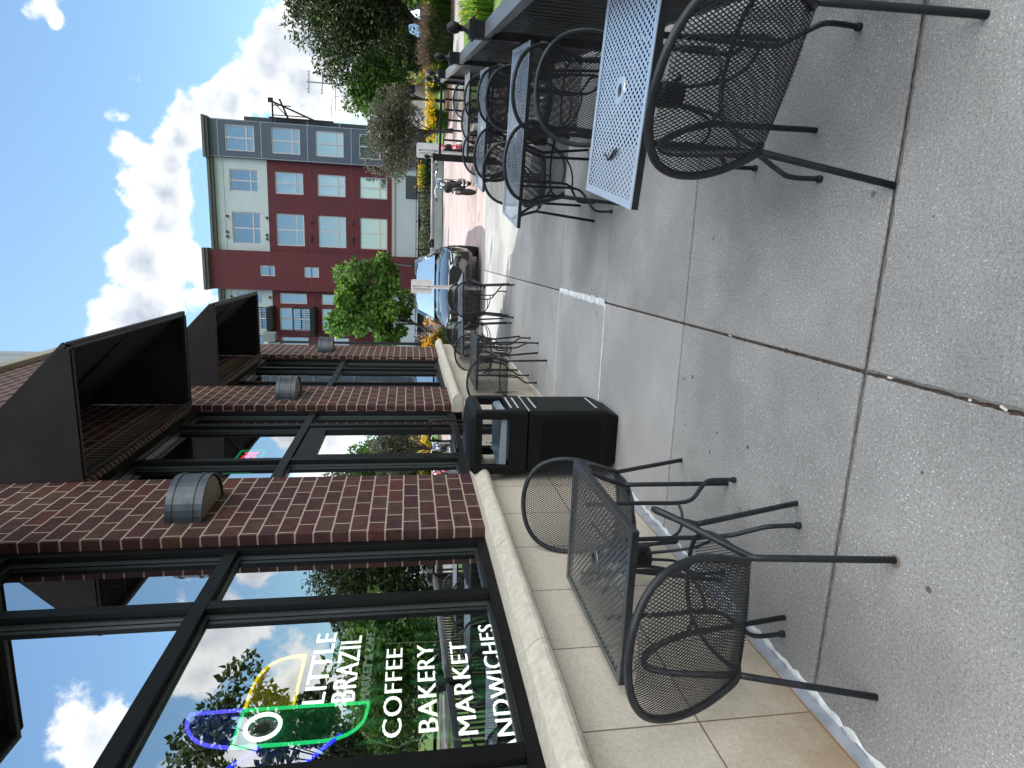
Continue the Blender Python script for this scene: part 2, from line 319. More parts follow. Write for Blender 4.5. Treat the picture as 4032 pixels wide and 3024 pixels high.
CHAIRM = noisy('charcoal_powder_coat', (.010,.012,.015), (.022,.025,.030), 25, .38, .15, 240, spec=.4, coords='obj')
MESHM = noisy('chair_mesh', (.009,.010,.012), (.016,.018,.022), 18, .45, spec=.4, coords='obj')
TABLEM = noisy('table_powder_coat', (.70,.72,.75), (.78,.80,.83), 30, .34, .05, 200, spec=.9, metal=.85, coords='obj')
AWN = noisy('awning_cloth', (.022,.019,.019), (.031,.027,.027), 2.5, .85, .35, 7, spec=.2)
AWNF = mat('awning_frame', (.012,.011,.011), .6)
PLAST = noisy('black_plastic', (.002,.0026,.0026), (.004,.005,.005), 30, .5, .25, 300, spec=.2)
TRIM = mat('grey_trim', (.42,.44,.45), .5)
DARKIN = mat('interior_dark', (.030,.032,.030), .8)
LAMPM = noisy('pewter', (.055,.062,.072), (.10,.11,.125), 9, .42, .1, 80, metal=.55)
SIGNW = noisy('sign_back', (.55,.52,.52), (.66,.63,.63), 6, .6)
RUBBER = mat('rubber', (.008,.008,.008), .7)
WHITEP = noisy('sealant', (.45,.47,.47), (.78,.80,.80), 12, .6, .5, 40)
FLASH = noisy('flashing', (.26,.28,.33), (.38,.40,.45), 12, .5)
def glass_mat(name, refl=.42, tint=(.55,.6,.6), wav=.0):
    mm = bpy.data.materials.new(name); mm.use_nodes = True; t = mm.node_tree; t.nodes.clear(); L = t.links.new
    out = nd(t, 'ShaderNodeOutputMaterial'); gl = nd(t, 'ShaderNodeBsdfGlossy', Roughness=.0); gl.inputs['Color'].default_value = (.93,.95,.97,1)
    tr = nd(t, 'ShaderNodeBsdfTransparent'); tr.inputs['Color'].default_value = (*tint, 1)
    fr = nd(t, 'ShaderNodeFresnel', IOR=1.5); mr = nd(t, 'ShaderNodeMapRange'); L(fr.outputs[0], mr.inputs['Value'])
    mr.inputs['From Min'].default_value = .04; mr.inputs['From Max'].default_value = 1; mr.inputs['To Min'].default_value = refl; mr.inputs['To Max'].default_value = 1
    mx = nd(t, 'ShaderNodeMixShader'); L(mr.outputs[0], mx.inputs[0]); L(tr.outputs[0], mx.inputs[1]); L(gl.outputs[0], mx.inputs[2]); L(mx.outputs[0], out.inputs[0])
    if wav:
        g = nd(t, 'ShaderNodeNewGeometry'); n = nd(t, 'ShaderNodeTexNoise', Scale=2.2, Detail=1.0); L(g.outputs['Position'], n.inputs['Vector'])
        bp = nd(t, 'ShaderNodeBump', Strength=wav, Distance=.02); L(n.outputs['Fac'], bp.inputs['Height']); L(bp.outputs[0], gl.inputs['Normal'])
    return mm
GLASS = glass_mat('shop_glass', .60, (.5,.55,.53), .02)
APTGLASS = glass_mat('apartment_glass', .42, (.6,.65,.68), .05)
def emis(name, col, st):
    mm = mat(name, (.02,.02,.02), .5); b = mm.node_tree.nodes['Principled BSDF']
    b.inputs['Emission Color'].default_value = (*col, 1); b.inputs['Emission Strength'].default_value = st; return mm
def leaf_mat(name, cols, trans=.35, scale=1.3):
    mm = bpy.data.materials.new(name); mm.use_nodes = True; t = mm.node_tree; t.nodes.clear(); L = t.links.new
    out = nd(t, 'ShaderNodeOutputMaterial'); g = nd(t, 'ShaderNodeNewGeometry')
    r = ramp(t, [(i/(len(cols)-1), c) for i, c in enumerate(cols)]); L(g.outputs['Random Per Island'], r.inputs['Fac'])
    n = nd(t, 'ShaderNodeTexNoise', Scale=scale, Detail=3.0); L(g.outputs['Position'], n.inputs['Vector'])
    r2 = ramp(t, [(.35,(.65,.7,.65)),(.65,(1.25,1.2,1.1))]); L(n.outputs['Fac'], r2.inputs['Fac'])
    mx = nd(t, 'ShaderNodeMix', data_type='RGBA', blend_type='MULTIPLY', Factor=1.0); L(r.outputs[0], mx.inputs['A']); L(r2.outputs[0], mx.inputs['B'])
    d = nd(t, 'ShaderNodeBsdfPrincipled', Roughness=.5); L(mx.outputs['Result'], d.inputs['Base Color']); d.inputs['Specular IOR Level'].default_value = .4
    tl = nd(t, 'ShaderNodeBsdfTranslucent'); L(mx.outputs['Result'], tl.inputs['Color'])
    ms = nd(t, 'ShaderNodeMixShader'); ms.inputs[0].default_value = trans; L(d.outputs[0], ms.inputs[1]); L(tl.outputs[0], ms.inputs[2]); L(ms.outputs[0], out.inputs[0])
    return mm
BARK = noisy('bark', (.035,.028,.022), (.075,.06,.05), 20, .9, .8, 60)

# ---------------------------------------------------------------- the ground
def slab(name, x0, x1, y0, y1, z, mt, label=None):
    b = MB(); b.add([(x0,y0,z),(x1,y0,z),(x1,y1,z),(x0,y1,z)], [(0,1,2,3)]); return tag(b.build(name, mt), kind='structure')
g = MB(); g.add([(-400,-200,-.16),(400,-200,-.16),(400,800,-.16),(-400,800,-.16)], [(0,1,2,3)])
tag(g.build('ground', noisy('far_ground', (.13,.17,.06), (.20,.24,.10), .05, .95)), kind='structure')
# patio: single slabs with open joints between them, dark grit at the bottom of the joints
b = MB(); b.box(-1.9, 8, -4.0, 12.62, -.15, -.012); tag(b.build('joint_grit', noisy('joint_dirt', (.012,.010,.008), (.03,.022,.016), 30, .95)), kind='structure')
ys = [-3.9, -1.15, .30, 1.797, 3.197, 4.600, 6.085, 7.600, 9.06, 10.5, 11.6, 12.60]
xs = [-1.60, -.335, 1.62, 3.1, 8.0]
pt = MB()
for i in range(len(ys)-1):
    for j in range(len(xs)-1):
        if j == 3 : continue
        gx = .0055; gy = .007 if i in (2, 3) else .005
        x0 = xs[j]+(gx if j else 0); x1 = xs[j+1]-gx; y0, y1 = ys[i]+gy, ys[i+1]-gy
        pt.box(x0, x1, y0, y1, -.10, 0, 1 if (j == 0 and i >= 4) else 0)
pat = tag(pt.build('patio_paving', [CONC, CONC2], bevel=.006), kind='structure')
# white caulk in some of the joints, dirt and chips in the long one
def ragged(pts, w, z, jit, seed, th=.0):
    q = random.Random(seed); a = []; n = len(pts); vs = []; fs = []
    for i, p in enumerate(pts):
        p = Vector(p); d = (Vector(pts[min(i+1,n-1)])-Vector(pts[max(i-1,0)])).normalized(); s = Vector((-d.y, d.x, 0))
        w1 = w*.5*(1+q.uniform(-jit,jit)); w2 = w*.5*(1+q.uniform(-jit,jit)); h = th*(.6+.4*q.random())
        vs += [p-s*w1+Vector((0,0,z)), p-s*w1*.6+Vector((0,0,z+h)), p+s*w2*.6+Vector((0,0,z+h)), p+s*w2+Vector((0,0,z))]
    for i in range(n-1):
        for k in range(3): fs.append((i*4+k, i*4+k+1, i*4+k+5, i*4+k+4))
    return vs, fs
def line(a, b, n): a, b = Vector(a), Vector(b); return [a+(b-a)*i/n for i in range(n+1)]
ck = MB()
ck.add(*ragged(line((-1.57,4.600,0),(-.345,4.600,0),40), .017, .001, .35, 1, .003))
ck.add(*ragged(line((-.335,4.600,0),(-.335,6.085,0),50), .052, .001, .35, 2, .004))
ck.add(*ragged(line((-1.57,6.085,0),(-.345,6.085,0),40), .010, .001, .3, 3, .002))
tag(ck.build('joint_caulk', WHITEP, smooth=True), kind='structure')
we = MB(); we.add(*ragged(line((-1.55,1.783,0),(1.6,1.783,0),140), .009, .0006, .7, 31, .0)); we.add(*ragged(line((-.325,.3,0),(-.325,1.78,0),60), .009, .0006, .7, 32, .0))
tag(we.build('worn_joint_edge', noisy('worn_edge', (.10,.098,.09), (.17,.165,.155), 60, .9)), kind='structure')
dj = MB()
dj.add(*ragged(line((-.335,.3,0),(-.335,4.56,0),160), .022, -.009, .7, 5, .006))
dj.add(*ragged(line((-.33,1.797,0),(1.6,1.797,0),80), .013, -.009, .5, 6, .005))
tag(dj.build('joint_debris', noisy('rust_debris', (.020,.014,.010), (.075,.055,.04), 60, .9)), kind='structure')
st = MB(); q = random.Random(17)
def blot(x, y, r, mi=0):
    n = 14; st.add([(x+r*q.uniform(.8,1.15)*math.cos(2*math.pi*k/n), y+r*q.uniform(.8,1.15)*math.sin(2*math.pi*k/n), .0012) for k in range(n)], [tuple(range(n))], mi)
blot(-.885, 1.535, .021, 1); blot(-.905, 1.405, .010); blot(-.80, 2.42, .011); blot(-.815, 2.70, .009); blot(-.60, 3.02, .012); blot(-.63, 3.12, .008); blot(-.93, 2.75, .010); blot(.12, 2.95, .008)
for _ in range(34): blot(q.uniform(-1.5,1.5), q.uniform(.8,7), q.uniform(.0025,.006))
tag(st.build('pavement_spots', [mat('spot', (.09,.088,.08), .9), mat('ring_stain', (.17,.14,.105), .9)], recalc=False), kind='structure')
ch = MB()
for _ in range(70):
    t_ = q.uniform(.6,4.5); x = -.335+q.gauss(0,.003); a = q.uniform(1.1,2.0); w_, l_ = q.uniform(.0015,.004), q.uniform(.004,.012); dx, dy = math.cos(a), math.sin(a); z = q.uniform(-.004,.0025)
    ch.add([(x-dx*l_-dy*w_,t_-dy*l_+dx*w_,z),(x-dx*l_+dy*w_,t_-dy*l_-dx*w_,z),(x+dx*l_+dy*w_,t_+dy*l_-dx*w_,z+.002),(x+dx*l_-dy*w_,t_+dy*l_+dx*w_,z+.003)], [(0,1,2,3)], 0 if q.random() < .10 else 1)
tag(ch.build('joint_litter', [mat('pale_chip', (.55,.50,.42), .8), mat('dead_leaf', (.055,.028,.015), .8)], recalc=False), kind='structure')
# white sealant bead and metal flashing along the wall foot
sb = MB(); sb.add(*ragged(line((-1.556,.4,0),(-1.556,4.0,0),150), .026, .002, .9, 11, .006)); sb.add(*ragged(line((-1.562,6.3,0),(-1.562,10.6,0),90), .026, .002, .5, 12, .008))
tag(sb.build('sealant_bead', WHITEP, smooth=True), kind='structure')
slab('plaza', -12, 14, 12.63, 28.9, -.006, PINK)
pj = MB()
for y in (13.3, 14.6, 16.4, 18.6, 21.5, 25): pj.add(*ragged(line((-10,y,0),(12,y,0),10), .018, -.004, .1, 3, .001))
pj.add(*ragged([(-.1,13.3,0),(1.2,16.4,0),(4.2,23.5,0)], .02, -.003, .1, 4, .001))
tag(pj.build('plaza_joints', mat('joint_line', (.24,.17,.16), .9)), kind='structure')
b = MB(); b.box(-12, 3.4, 12.60, 12.72, -.1, .004); tag(b.build('kerb_strip', LIGHTC), kind='structure')
slab('parking_bay', -14, 1.0, 26.0, 28.95, -.002, ROADM)
slab('walk', 4.6, 40, 18.9, 23.6, .014, noisy('walk_concrete', (.27,.26,.25), (.34,.33,.315), 1.5, .85))
slab('planting_bed', 2.15, 3.04, -6, 11.2, .010, MULCH)
slab('lawn', 3.05, 40, 9.0, 18.88, .010, GRASSM)
slab('unseen_dark_lot', 3.05, 40, -30, 8.98, .008, noisy('asphalt', (.045,.045,.046), (.07,.07,.07), .8, .9))  # unseen ground, added dark to keep green bounce off the awnings
slab('planting_bed', 4.8, 10.3, 23.62, 29.0, .012, MULCH)
slab('lawn', 4.2, 60, 29.2, 60, .03, GRASSM)
slab('street', 10.5, 17.5, 23.7, 120, .05, ROADM)

# ---------------------------------------------------------------- brick building on the left
bld = empty('brick_building', (-1.62, 5.5, 0), 0, 'single storey brick shop front with cream stone base and dark bronze windows', 'building')
def P(mb, name, mt, **k):      # world-coordinate part of the building
    o = mb.build(name, mt, bld, **k); o.matrix_parent_inverse = Matrix.Translation((1.62, -5.5, 0)); return o
FX = -1.68
piers = [(.30, 1.27), (3.42, 4.35), (6.45, 7.38), (9.57, 10.62)]
for (a, c) in piers:
    b = MB(); b.box(-2.0, -1.62, a, c, .95, 3.961); P(b, 'brick_pier', BRICK)
b = MB(); b.box(-2.0, -1.62, -4, .298, .95, 3.961); P(b, 'brick_pier', BRICK)
b = MB(); b.box(-2.0, -1.621, -4, 10.62, 3.962, 6.30); P(b, 'upper_wall', BRICK)
b = MB(); b.box(-9.0, -1.9, 10.30, 10.618, 0, 6.29); P(b, 'end_wall', BRICK)
for a, c in ((1.272,3.418),(4.352,6.448),(7.382,9.568)): b = MB(); b.box(-1.99, -1.622, a, c, 3.661, 3.961); P(b, 'soldier_course', SOLDIER)
b = MB(); b.box(-2.15, -1.56, -4, 10.70, 6.30, 6.46); P(b, 'coping', COPING, bevel=.012)
b = MB(); b.box(-8.8, -1.86, -4, 11.0, 6.2, 8.15)
for i in range(18): b.box(-1.862, -1.846, -3+.8*i, -2.97+.8*i, 6.46, 8.15)
P(b, 'upper_storey', noisy('pale_siding', (.24,.26,.27), (.30,.315,.32), 1.5, .6))
b = MB(); b.box(-1.90, -1.855, 8.2, 9.6, 6.75, 7.9); P(b, 'window', GLASS)
# stone base
b = MB()
for (a, c) in ((-4, 4.93), (5.93, 10.64)): b.box(-1.95, -1.572, a, c, 0, .922)
P(b, 'stone_base', TILE, bevel=.002)
b = MB(); b.box(-1.575, -1.566, -4, 4.4, .0, .052); P(b, 'base_flashing', FLASH)
prof = [(-1.70,1.036),(-1.60,1.036),(-1.541,1.034),(-1.515,1.018),(-1.494,.998),(-1.480,.975),(-1.480,.960),(-1.488,.945),(-1.505,.934),(-1.54,.925),(-1.60,.923),(-1.70,.923)]
b = MB()
def ledge(a, c):
    n = max(1, int((c-a)/.10)); vs = []; fs = []; m_ = len(prof)
    for i in range(n+1):
        y = a+(c-a)*i/n
        for k, (x, z) in enumerate(prof):
            w = .0025 if 1 < k < 10 else 0
            vs.append((x+w*mnoise.noise(Vector((x*9,y*5,z*9))), y, z+w*mnoise.noise(Vector((x*9+7,y*5,z*9)))))
    for i in range(n):
        for k in range(m_): fs.append((i*m_+k, i*m_+(k+1)%m_, (i+1)*m_+(k+1)%m_, (i+1)*m_+k))
    fs += [tuple(range(m_-1,-1,-1)), tuple(n*m_+k for k in range(m_))]
    b.add(vs, fs)
y = 2.119-.87*7
while y < 4.0:
    ledge(y+.002, min(y+.868, 4.40)); y += .87
P(b, 'sill_ledge', STONE); b = MB()
for i in range(5): ledge(6.40+.87*i+.002, min(6.40+.87*(i+1)-.002, 10.68))
P(b, 'sill_ledge', STONE)
# interior: dark room with a few pale things in it
b = MB(); b.box(-9, -8.9, -4, 10.3, 0, 3.9); b.box(-9, -1.9, -4, -3.9, 0, 3.9); b.box(-9,-1.75,-4,10.3,3.88,3.95); b.box(-9, -1.76, -4, 10.3, -.1, -.01)
P(b, 'interior', DARKIN)
b = MB(); b.box(-8.9, -3.2, 3.85, 3.95, 0, 3.9); b.box(-6.2, -5.2, 6.6, 9.9, 0, 1.1); P(b, 'partition', mat('partition', (.16,.16,.14), .8))
# shop windows
def shop_window(a, c, mull, door=None, z0=1.03, zt=2.465, z1=3.66):
    f = MB(); w = .065; d0, d1 = FX-.10, FX
    f.box(d0, d1+.004, a, c, z0-.02, z0+.06); f.box(d0, d1+.004, a, c, z1-.085, z1); f.box(d0, d1+.002, a+.0, a+.055, z0+.06, z1-.085); f.box(d0, d1+.002, c-.055, c, z0+.06, z1-.085)
    f.box(d0, d1, a+.055, c-.055, zt-.035, zt+.035)
    for y in mull:
        bot = 0 if door and (abs(y-door[0]) < .02 or abs(y-door[1]) < .02) else z0+.06
        f.box(d0, d1, y-.0325, y+.0325, bot, zt-.035); f.box(d0, d1, y-.0325, y+.0325, zt+.035, z1-.085)
    # glazing stops, set back, catching a thin line of light
    cells = [a+.055]+[v for y in mull for v in (y-.0325, y+.0325)]+[c-.055]
    if door: f.box(d0, d1, a, a+.055, 0, z0-.02); f.box(d0, d1, c-.055, c, 0, z0-.02)
    fr = P(f, 'window', FRAME, bevel=.0025)
    st = MB(); pn = MB()
    for i in range(0, len(cells), 2):
        y0, y1 = cells[i], cells[i+1]
        for (za, zb) in ((z0+.06, zt-.035), (zt+.035, z1-.085)):
            isdoor = door and za < 2 and abs(y0-door[0]) < .1
            if isdoor: continue
            st.box(FX-.052, FX-.036, y0, y0+.016, za, zb); st.box(FX-.052, FX-.036, y1-.016, y1, za, zb)
            st.box(FX-.052, FX-.036, y0+.016, y1-.016, za, za+.014); st.box(FX-.052, FX-.036, y0+.016, y1-.016, zb-.014, zb)
            pn.add([(FX-.055,y0,za),(FX-.055,y1,za),(FX-.055,y1,zb),(FX-.055,y0,zb)], [(0,1,2,3)])
    s = st.build('glazing_stop', mat('glazing_stop', (.03,.033,.033), .35), fr); p = pn.build('pane', GLASS, fr)
    return fr
shop_window(-.9+.0, .30, [], None)
shop_window(1.27, 3.42, [1.79, 2.82]); shop_window(7.38, 9.57, [7.93, 8.88])
shop_window(4.35, 6.45, [4.93, 5.93], (4.93, 5.93))
dr = MB(); a, c = 4.965, 5.895
dr.box(FX-.07, FX-.012, a, a+.11, .02, 2.42); dr.box(FX-.07, FX-.012, c-.11, c, .02, 2.42); dr.box(FX-.07, FX-.012, a+.11, c-.11, 2.26, 2.42); dr.box(FX-.07, FX-.012, a+.11, c-.11, .02, .27)
door = P(dr, 'door', FRAME, bevel=.003)
q = MB(); q.add([(FX-.04,a+.11,.27),(FX-.04,c-.11,.27),(FX-.04,c-.11,2.26),(FX-.04,a+.11,2.26)], [(0,1,2,3)]); q.build('pane', GLASS, door)
for zz in (.35, 1.25, 2.1): q = MB(); q.tube([(FX-.004,a-.012,zz),(FX-.004,a-.012,zz+.12)], .011, 8); q.build('hinge', BLACKM, door)
q = MB(); q.tube(smooth_path([(FX-.01,c-.06,.98),(FX+.06,c-.06,.98),(FX+.06,c-.06,1.28),(FX-.01,c-.06,1.28)],4), .012, 8); q.tube([(FX+.0,a+.1,1.08),(FX+.05,a+.12,1.08),(FX+.05,c-.2,1.08),(FX,c-.18,1.08)], .012, 8); q.build('handle', BLACKM, door, smooth=True)
for y in (3.0, 5.6, 8.5):      # flush ceiling lights are off; exposed ducts inside
    b = MB(); b.box(-5, -3.4, y-.3, y+.3, 3.5, 3.8); P(b, 'duct', mat('duct', (.10,.11,.11), .5))

# awnings: box frames with cloth top, cloth cheeks and a narrow valance
def awning(y0, y1, label):
    t = empty('awning', (-1.62, (y0+y1)/2, 3.66), 0, label, 'awning', 'cloth awnings over the shop windows')
    ox = Matrix.Translation((1.62, -(y0+y1)/2, -3.66))
    xw, xf, zb, zf, zt = -1.616, -.716, 3.655, 3.715, 4.60
    def A(mb, n, mt, **k): o = mb.build(n, mt, t, **k); o.matrix_parent_inverse = ox; return o
    b = MB(); th = .006     # top cloth as a slightly sagging sheet with thickness
    n1, n2 = 8, 14
    for s_, off in ((0, 0), (1, -th)):
        vs = []; 
        for i in range(n1+1):
            for j in range(n2+1):
                u, v = i/n1, j/n2; x = xf+(xw-xf)*u; z = zf+(zt-zf)*u - .012*math.sin(math.pi*u)*abs(math.sin(math.pi*v*2)) + off
                vs.append((x, y0+(y1-y0)*v, z))
        b.add(vs, [(i*(n2+1)+j, i*(n2+1)+j+1, (i+1)*(n2+1)+j+1, (i+1)*(n2+1)+j) for i in range(n1) for j in range(n2)])
    b.box(xf-.006, xf+.002, y0, y1, zb, zf)
    A(b, 'awning_top', AWN, recalc=False)
    for y, s_ in ((y0, -1), (y1, 1)):
        b = MB(); b.prism([(xf,zb),(xf,zf),(xw,zt),(xw,zb)], 'y', y+s_*.001, y+s_*.007)
        A(b, 'awning_cheek', AWN)
    b = MB(); f = .03
    b.bar((xf+.03,y0+.02,zb+.015),(xf+.03,y1-.02,zb+.015), f, f); b.bar((xw+.03,y0+.02,zb+.015),(xw+.03,y1-.02,zb+.015), f, f); b.bar((xw+.03,y0+.02,zt-.05),(xw+.03,y1-.02,zt-.05), f, f)
    for i in range(3):
        y = y0+.03+(y1-y0-.06)*i/2; b.bar((xf+.03,y,zf-.02),(xw+.02,y,zt-.07), f, f)
    for y in (y0+.035, y1-.035): b.bar((xf+.03,y,zb+.016),(xw+.03,y,zb+.016), f, f)
    A(b, 'frame', AWNF)
    return t
awning(1.27, 3.42, 'dark cloth awning over the nearest shop window, seen in its glass'); awning(4.33, 6.47, 'big dark cloth awning over the glass door'); awning(7.375, 9.46, 'dark cloth awning nearest the far brick corner')

# half-round wall lamps
def wall_lamp(y, z, label):
    t = empty('wall_lamp', (-1.62, y, z), 0, label, 'wall lamp', 'half round lamps on the brick piers')
    def half(r0, r1, z0, z1, n=18):
        b = MB(); vs = []; fs = []
        for r, zz in ((r0,z0),(r0,z1),(r1,z1),(r1,z0)):
            for k in range(n+1):
                a = -math.pi/2+math.pi*k/n; vs.append((r*.95*math.cos(a), r*math.sin(a), zz))
        for q in range(4):
            for k in range(n): fs.append((q*(n+1)+k, q*(n+1)+k+1, ((q+1)%4)*(n+1)+k+1, ((q+1)%4)*(n+1)+k))
        b.add(vs, fs); return b
    half(.222, .214, -.105, .10).build('shade', LAMPM, t, smooth=False)
    b = MB(); n = 18; b.prism([(.213*.95*math.cos(-math.pi/2+math.pi*k/n), .213*math.sin(-math.pi/2+math.pi*k/n)) for k in range(n+1)], 'z', .085, .097); b.build('lid', LAMPM, t)
    for zz in (-.105, -.055, .062): half(.229, .221, zz, zz+.014).build('band', LAMPM, t)
    b = MB(); b.prism([(.205*.95*math.cos(-math.pi/2+math.pi*k/n), .205*math.sin(-math.pi/2+math.pi*k/n)) for k in range(n+1)], 'z', -.094, -.088); b.build('lens', mat('lens', (.22,.20,.15), .25), t)
    return t
wall_lamp(3.84, 2.80, 'pewter half round wall lamp on the nearest brick pier'); wall_lamp(6.92, 2.80, 'pewter half round wall lamp on the middle brick pier'); wall_lamp(10.08, 2.80, 'pewter half round wall lamp on the far corner pier')

# ---------------------------------------------------------------- neon signs inside the near window
NX = -1.79
WN = emis('neon_white', (1,1,.96), 2.6); YN = emis('neon_yellow', (1,.72,0), 1.5); GN = emis('neon_green', (.01,.80,.22), 1.5); BN = emis('neon_blue', (.02,.03,1), 3.2); VN = emis('neon_violet', (.10,.08,1), 2.2)
DULL = emis('unlit_letter_glow', (.75,.85,.78), .30)  # these letters are not lit; a faint glow is put in so they read
def text(s, y0, y1, z0, z1, x, mt, parent, name='lettering', th=.006, off=.0):
    cu = bpy.data.curves.new(name, 'FONT'); cu.body = s; cu.extrude = th/2; cu.offset = off if mt.name in ('unlit_letter_glow','open_red') else -.006; cu.space_character = 1.08; cu.resolution_u = 4
    ob = bpy.data.objects.new('t', cu); COL.objects.link(ob); dg = bpy.context.evaluated_depsgraph_get(); me = bpy.data.meshes.new_from_object(ob.evaluated_get(dg)); bpy.data.objects.remove(ob)
    X = [v.co.x for v in me.vertices]; Y = [v.co.y for v in me.vertices]; a, c, d, e = min(X), max(X), min(Y), max(Y)
    for v in me.vertices:
        v.co = Vector((x + v.co.z, y0+(v.co.x-a)/(c-a)*(y1-y0), z0+(v.co.y-d)/(e-d)*(z1-z0)))
    me.materials.clear(); me.materials.append(mt); me.name = name
    o = bpy.data.objects.new(name, me); COL.objects.link(o)
    if parent is not None: o.parent = parent; CH.setdefault(parent.name, []).append(o)
    return o
def tint_mat(name, col):
    mm = bpy.data.materials.new(name); mm.use_nodes = True; t = mm.node_tree; t.nodes.clear(); L = t.links.new
    out = nd(t, 'ShaderNodeOutputMaterial'); tr = nd(t, 'ShaderNodeBsdfTransparent'); tr.inputs['Color'].default_value = (*col, 1)
    d = nd(t, 'ShaderNodeBsdfDiffuse'); d.inputs['Color'].default_value = (*col, 1); m_ = nd(t, 'ShaderNodeMixShader'); m_.inputs[0].default_value = .5
    L(tr.outputs[0], m_.inputs[1]); L(d.outputs[0], m_.inputs[2]); L(m_.outputs[0], out.inputs[0]); return mm
logo = empty('neon_sign', (0,0,0), 0, 'lit yellow, green and blue neon bird above the name LITTLE BRAZIL', 'neon sign')
def neon(name, pts, mt, r=.0065, k=5, closed=False):
    b = MB(); b.tube(smooth_path([(NX, y, z) for y, z in pts], k, closed) if k > 1 else [(NX, y, z) for y, z in pts], r, 8, closed); return b.build(name, mt, logo, smooth=True)
neon('yellow_tube', [(2.226,2.124),(2.30,2.127),(2.39,2.122),(2.467,2.10),(2.517,2.057),(2.540,1.995),(2.544,1.946)], YN); neon('yellow_tube', [(2.544,1.944),(2.226,1.943)], YN, k=1)
neon('green_tube', [(2.225,2.124),(2.214,1.648)], GN, k=1); neon('green_tube', [(2.213,1.649),(2.132,1.657),(2.084,1.681),(2.055,1.714),(2.036,1.758),(2.030,1.815),(2.031,1.973),(2.035,2.123)], GN); neon('green_tube', [(2.035,2.124),(2.225,2.126)], GN, k=1)
neon('blue_tube', [(2.226,2.13),(2.225,2.321)], VN, k=1); neon('blue_tube', [(2.225,2.321),(2.174,2.320),(2.104,2.280),(2.058,2.215),(2.036,2.128)], VN)
neon('blue_tube', [(2.028,2.026),(1.915,2.135),(1.895,2.11),(1.89,2.07)], BN, k=2); neon('blue_tube', [(2.055,1.740),(1.993,1.799),(1.933,1.856),(1.895,1.921)], BN, k=3)
ec = (2.124, 2.034)
b = MB(); b.tube([(NX+.004, ec[0]+.064*math.cos(t*math.pi/16), ec[1]+.062*math.sin(t*math.pi/16)) for t in range(32)], .008, 8, True); b.build('eye_ring', WN, logo, smooth=True)
def disc(c, r, x, mt, name, par, n=28):
    b = MB(); b.prism([(c[0]+r*math.cos(2*math.pi*k/n), c[1]+r*math.sin(2*math.pi*k/n)) for k in range(n)], 'x', x, x+.002); return b.build(name, mt, par)
disc(ec, .052, NX-.008, tint_mat('eye_grey', (.30,.36,.34)), 'eye', logo); disc(ec, .026, NX-.005, mat('pupil', (.01,.01,.01), .5), 'pupil', logo)
b = MB(); b.prism([(2.222,2.12),(2.30,2.125),(2.39,2.120),(2.467,2.10),(2.517,2.057),(2.54,1.995),(2.543,1.947),(2.222,1.947)], 'x', NX-.012, NX-.010); b.build('yellow_panel', tint_mat('yellow_film', (.85,.72,.05)), logo)
b = MB(); b.prism([(2.222,2.12),(2.212,1.65),(2.132,1.659),(2.084,1.683),(2.055,1.716),(2.038,1.76),(2.032,1.815),(2.033,1.973),(2.037,2.12)], 'x', NX-.014, NX-.012); b.build('green_panel', tint_mat('green_film', (.02,.30,.13)), logo)
b = MB(); b.prism([(2.03,2.02),(1.915,2.13),(1.80,2.13),(1.80,1.93),(1.933,1.856),(2.052,1.742),(2.036,1.80)], 'x', NX-.016, NX-.014); b.prism([(2.224,2.13),(2.223,2.318),(2.174,2.318),(2.106,2.278),(2.06,2.213),(2.038,2.13)], 'x', NX-.016, NX-.014); b.build('blue_panel', tint_mat('blue_film', (.02,.05,.42)), logo)
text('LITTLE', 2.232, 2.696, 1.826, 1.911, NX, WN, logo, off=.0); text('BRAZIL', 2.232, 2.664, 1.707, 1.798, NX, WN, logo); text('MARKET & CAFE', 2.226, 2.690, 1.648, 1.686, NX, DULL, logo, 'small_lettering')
words = empty('neon_sign', (0,0,0), 0, 'lit white neon words COFFEE, BAKERY, MARKET, SANDWICHES low in the near window', 'neon sign')
for w_, y0, y1, z0, z1 in (('COFFEE',2.020,2.548,1.517,1.589),('BAKERY',2.032,2.562,1.378,1.452),('MARKET',2.001,2.571,1.228,1.302),('SANDWICHES',1.815,2.691,1.080,1.156)): text(w_, y0, y1, z0, z1, NX, WN, words)
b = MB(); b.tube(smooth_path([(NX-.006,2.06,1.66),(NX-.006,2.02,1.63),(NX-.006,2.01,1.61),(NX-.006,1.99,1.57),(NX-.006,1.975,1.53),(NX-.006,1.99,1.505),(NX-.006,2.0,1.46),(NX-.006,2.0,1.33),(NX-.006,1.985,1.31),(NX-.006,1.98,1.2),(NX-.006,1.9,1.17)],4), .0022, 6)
b.tube(smooth_path([(NX-.006,2.60,1.60),(NX-.006,2.60,1.48),(NX-.006,2.60,1.32),(NX-.006,2.71,1.18),(NX-.006,2.73,1.12)],4), .0022, 6); b.build('acrylic_edge_glow', emis('acrylic_edge_glow', (.55,.62,.45), .22), words, smooth=True)  # acrylic edge is no lamp; a faint glow is painted in
# OPEN sign above the door
osn = empty('open_sign', (0,0,0), 0, 'small red and green OPEN neon sign hanging inside above the glass door', 'neon sign')
b = MB(); x = -1.95; b.tube([(x,5.37,2.86),(x,5.98,2.86),(x,5.98,3.07),(x,5.37,3.07)], .010, 8, True); b.build('border', emis('open_green', (.0,.30,.10), 1.2), osn)
text('OPEN', 5.43, 5.92, 2.90, 3.03, x, emis('open_red', (1,.02,.03), 3.0), osn)
b = MB(); b.box(x-.02, x-.012, 5.36, 5.99, 2.85, 3.08); b.build('backing', mat('open_back', (.02,.03,.03), .5), osn)
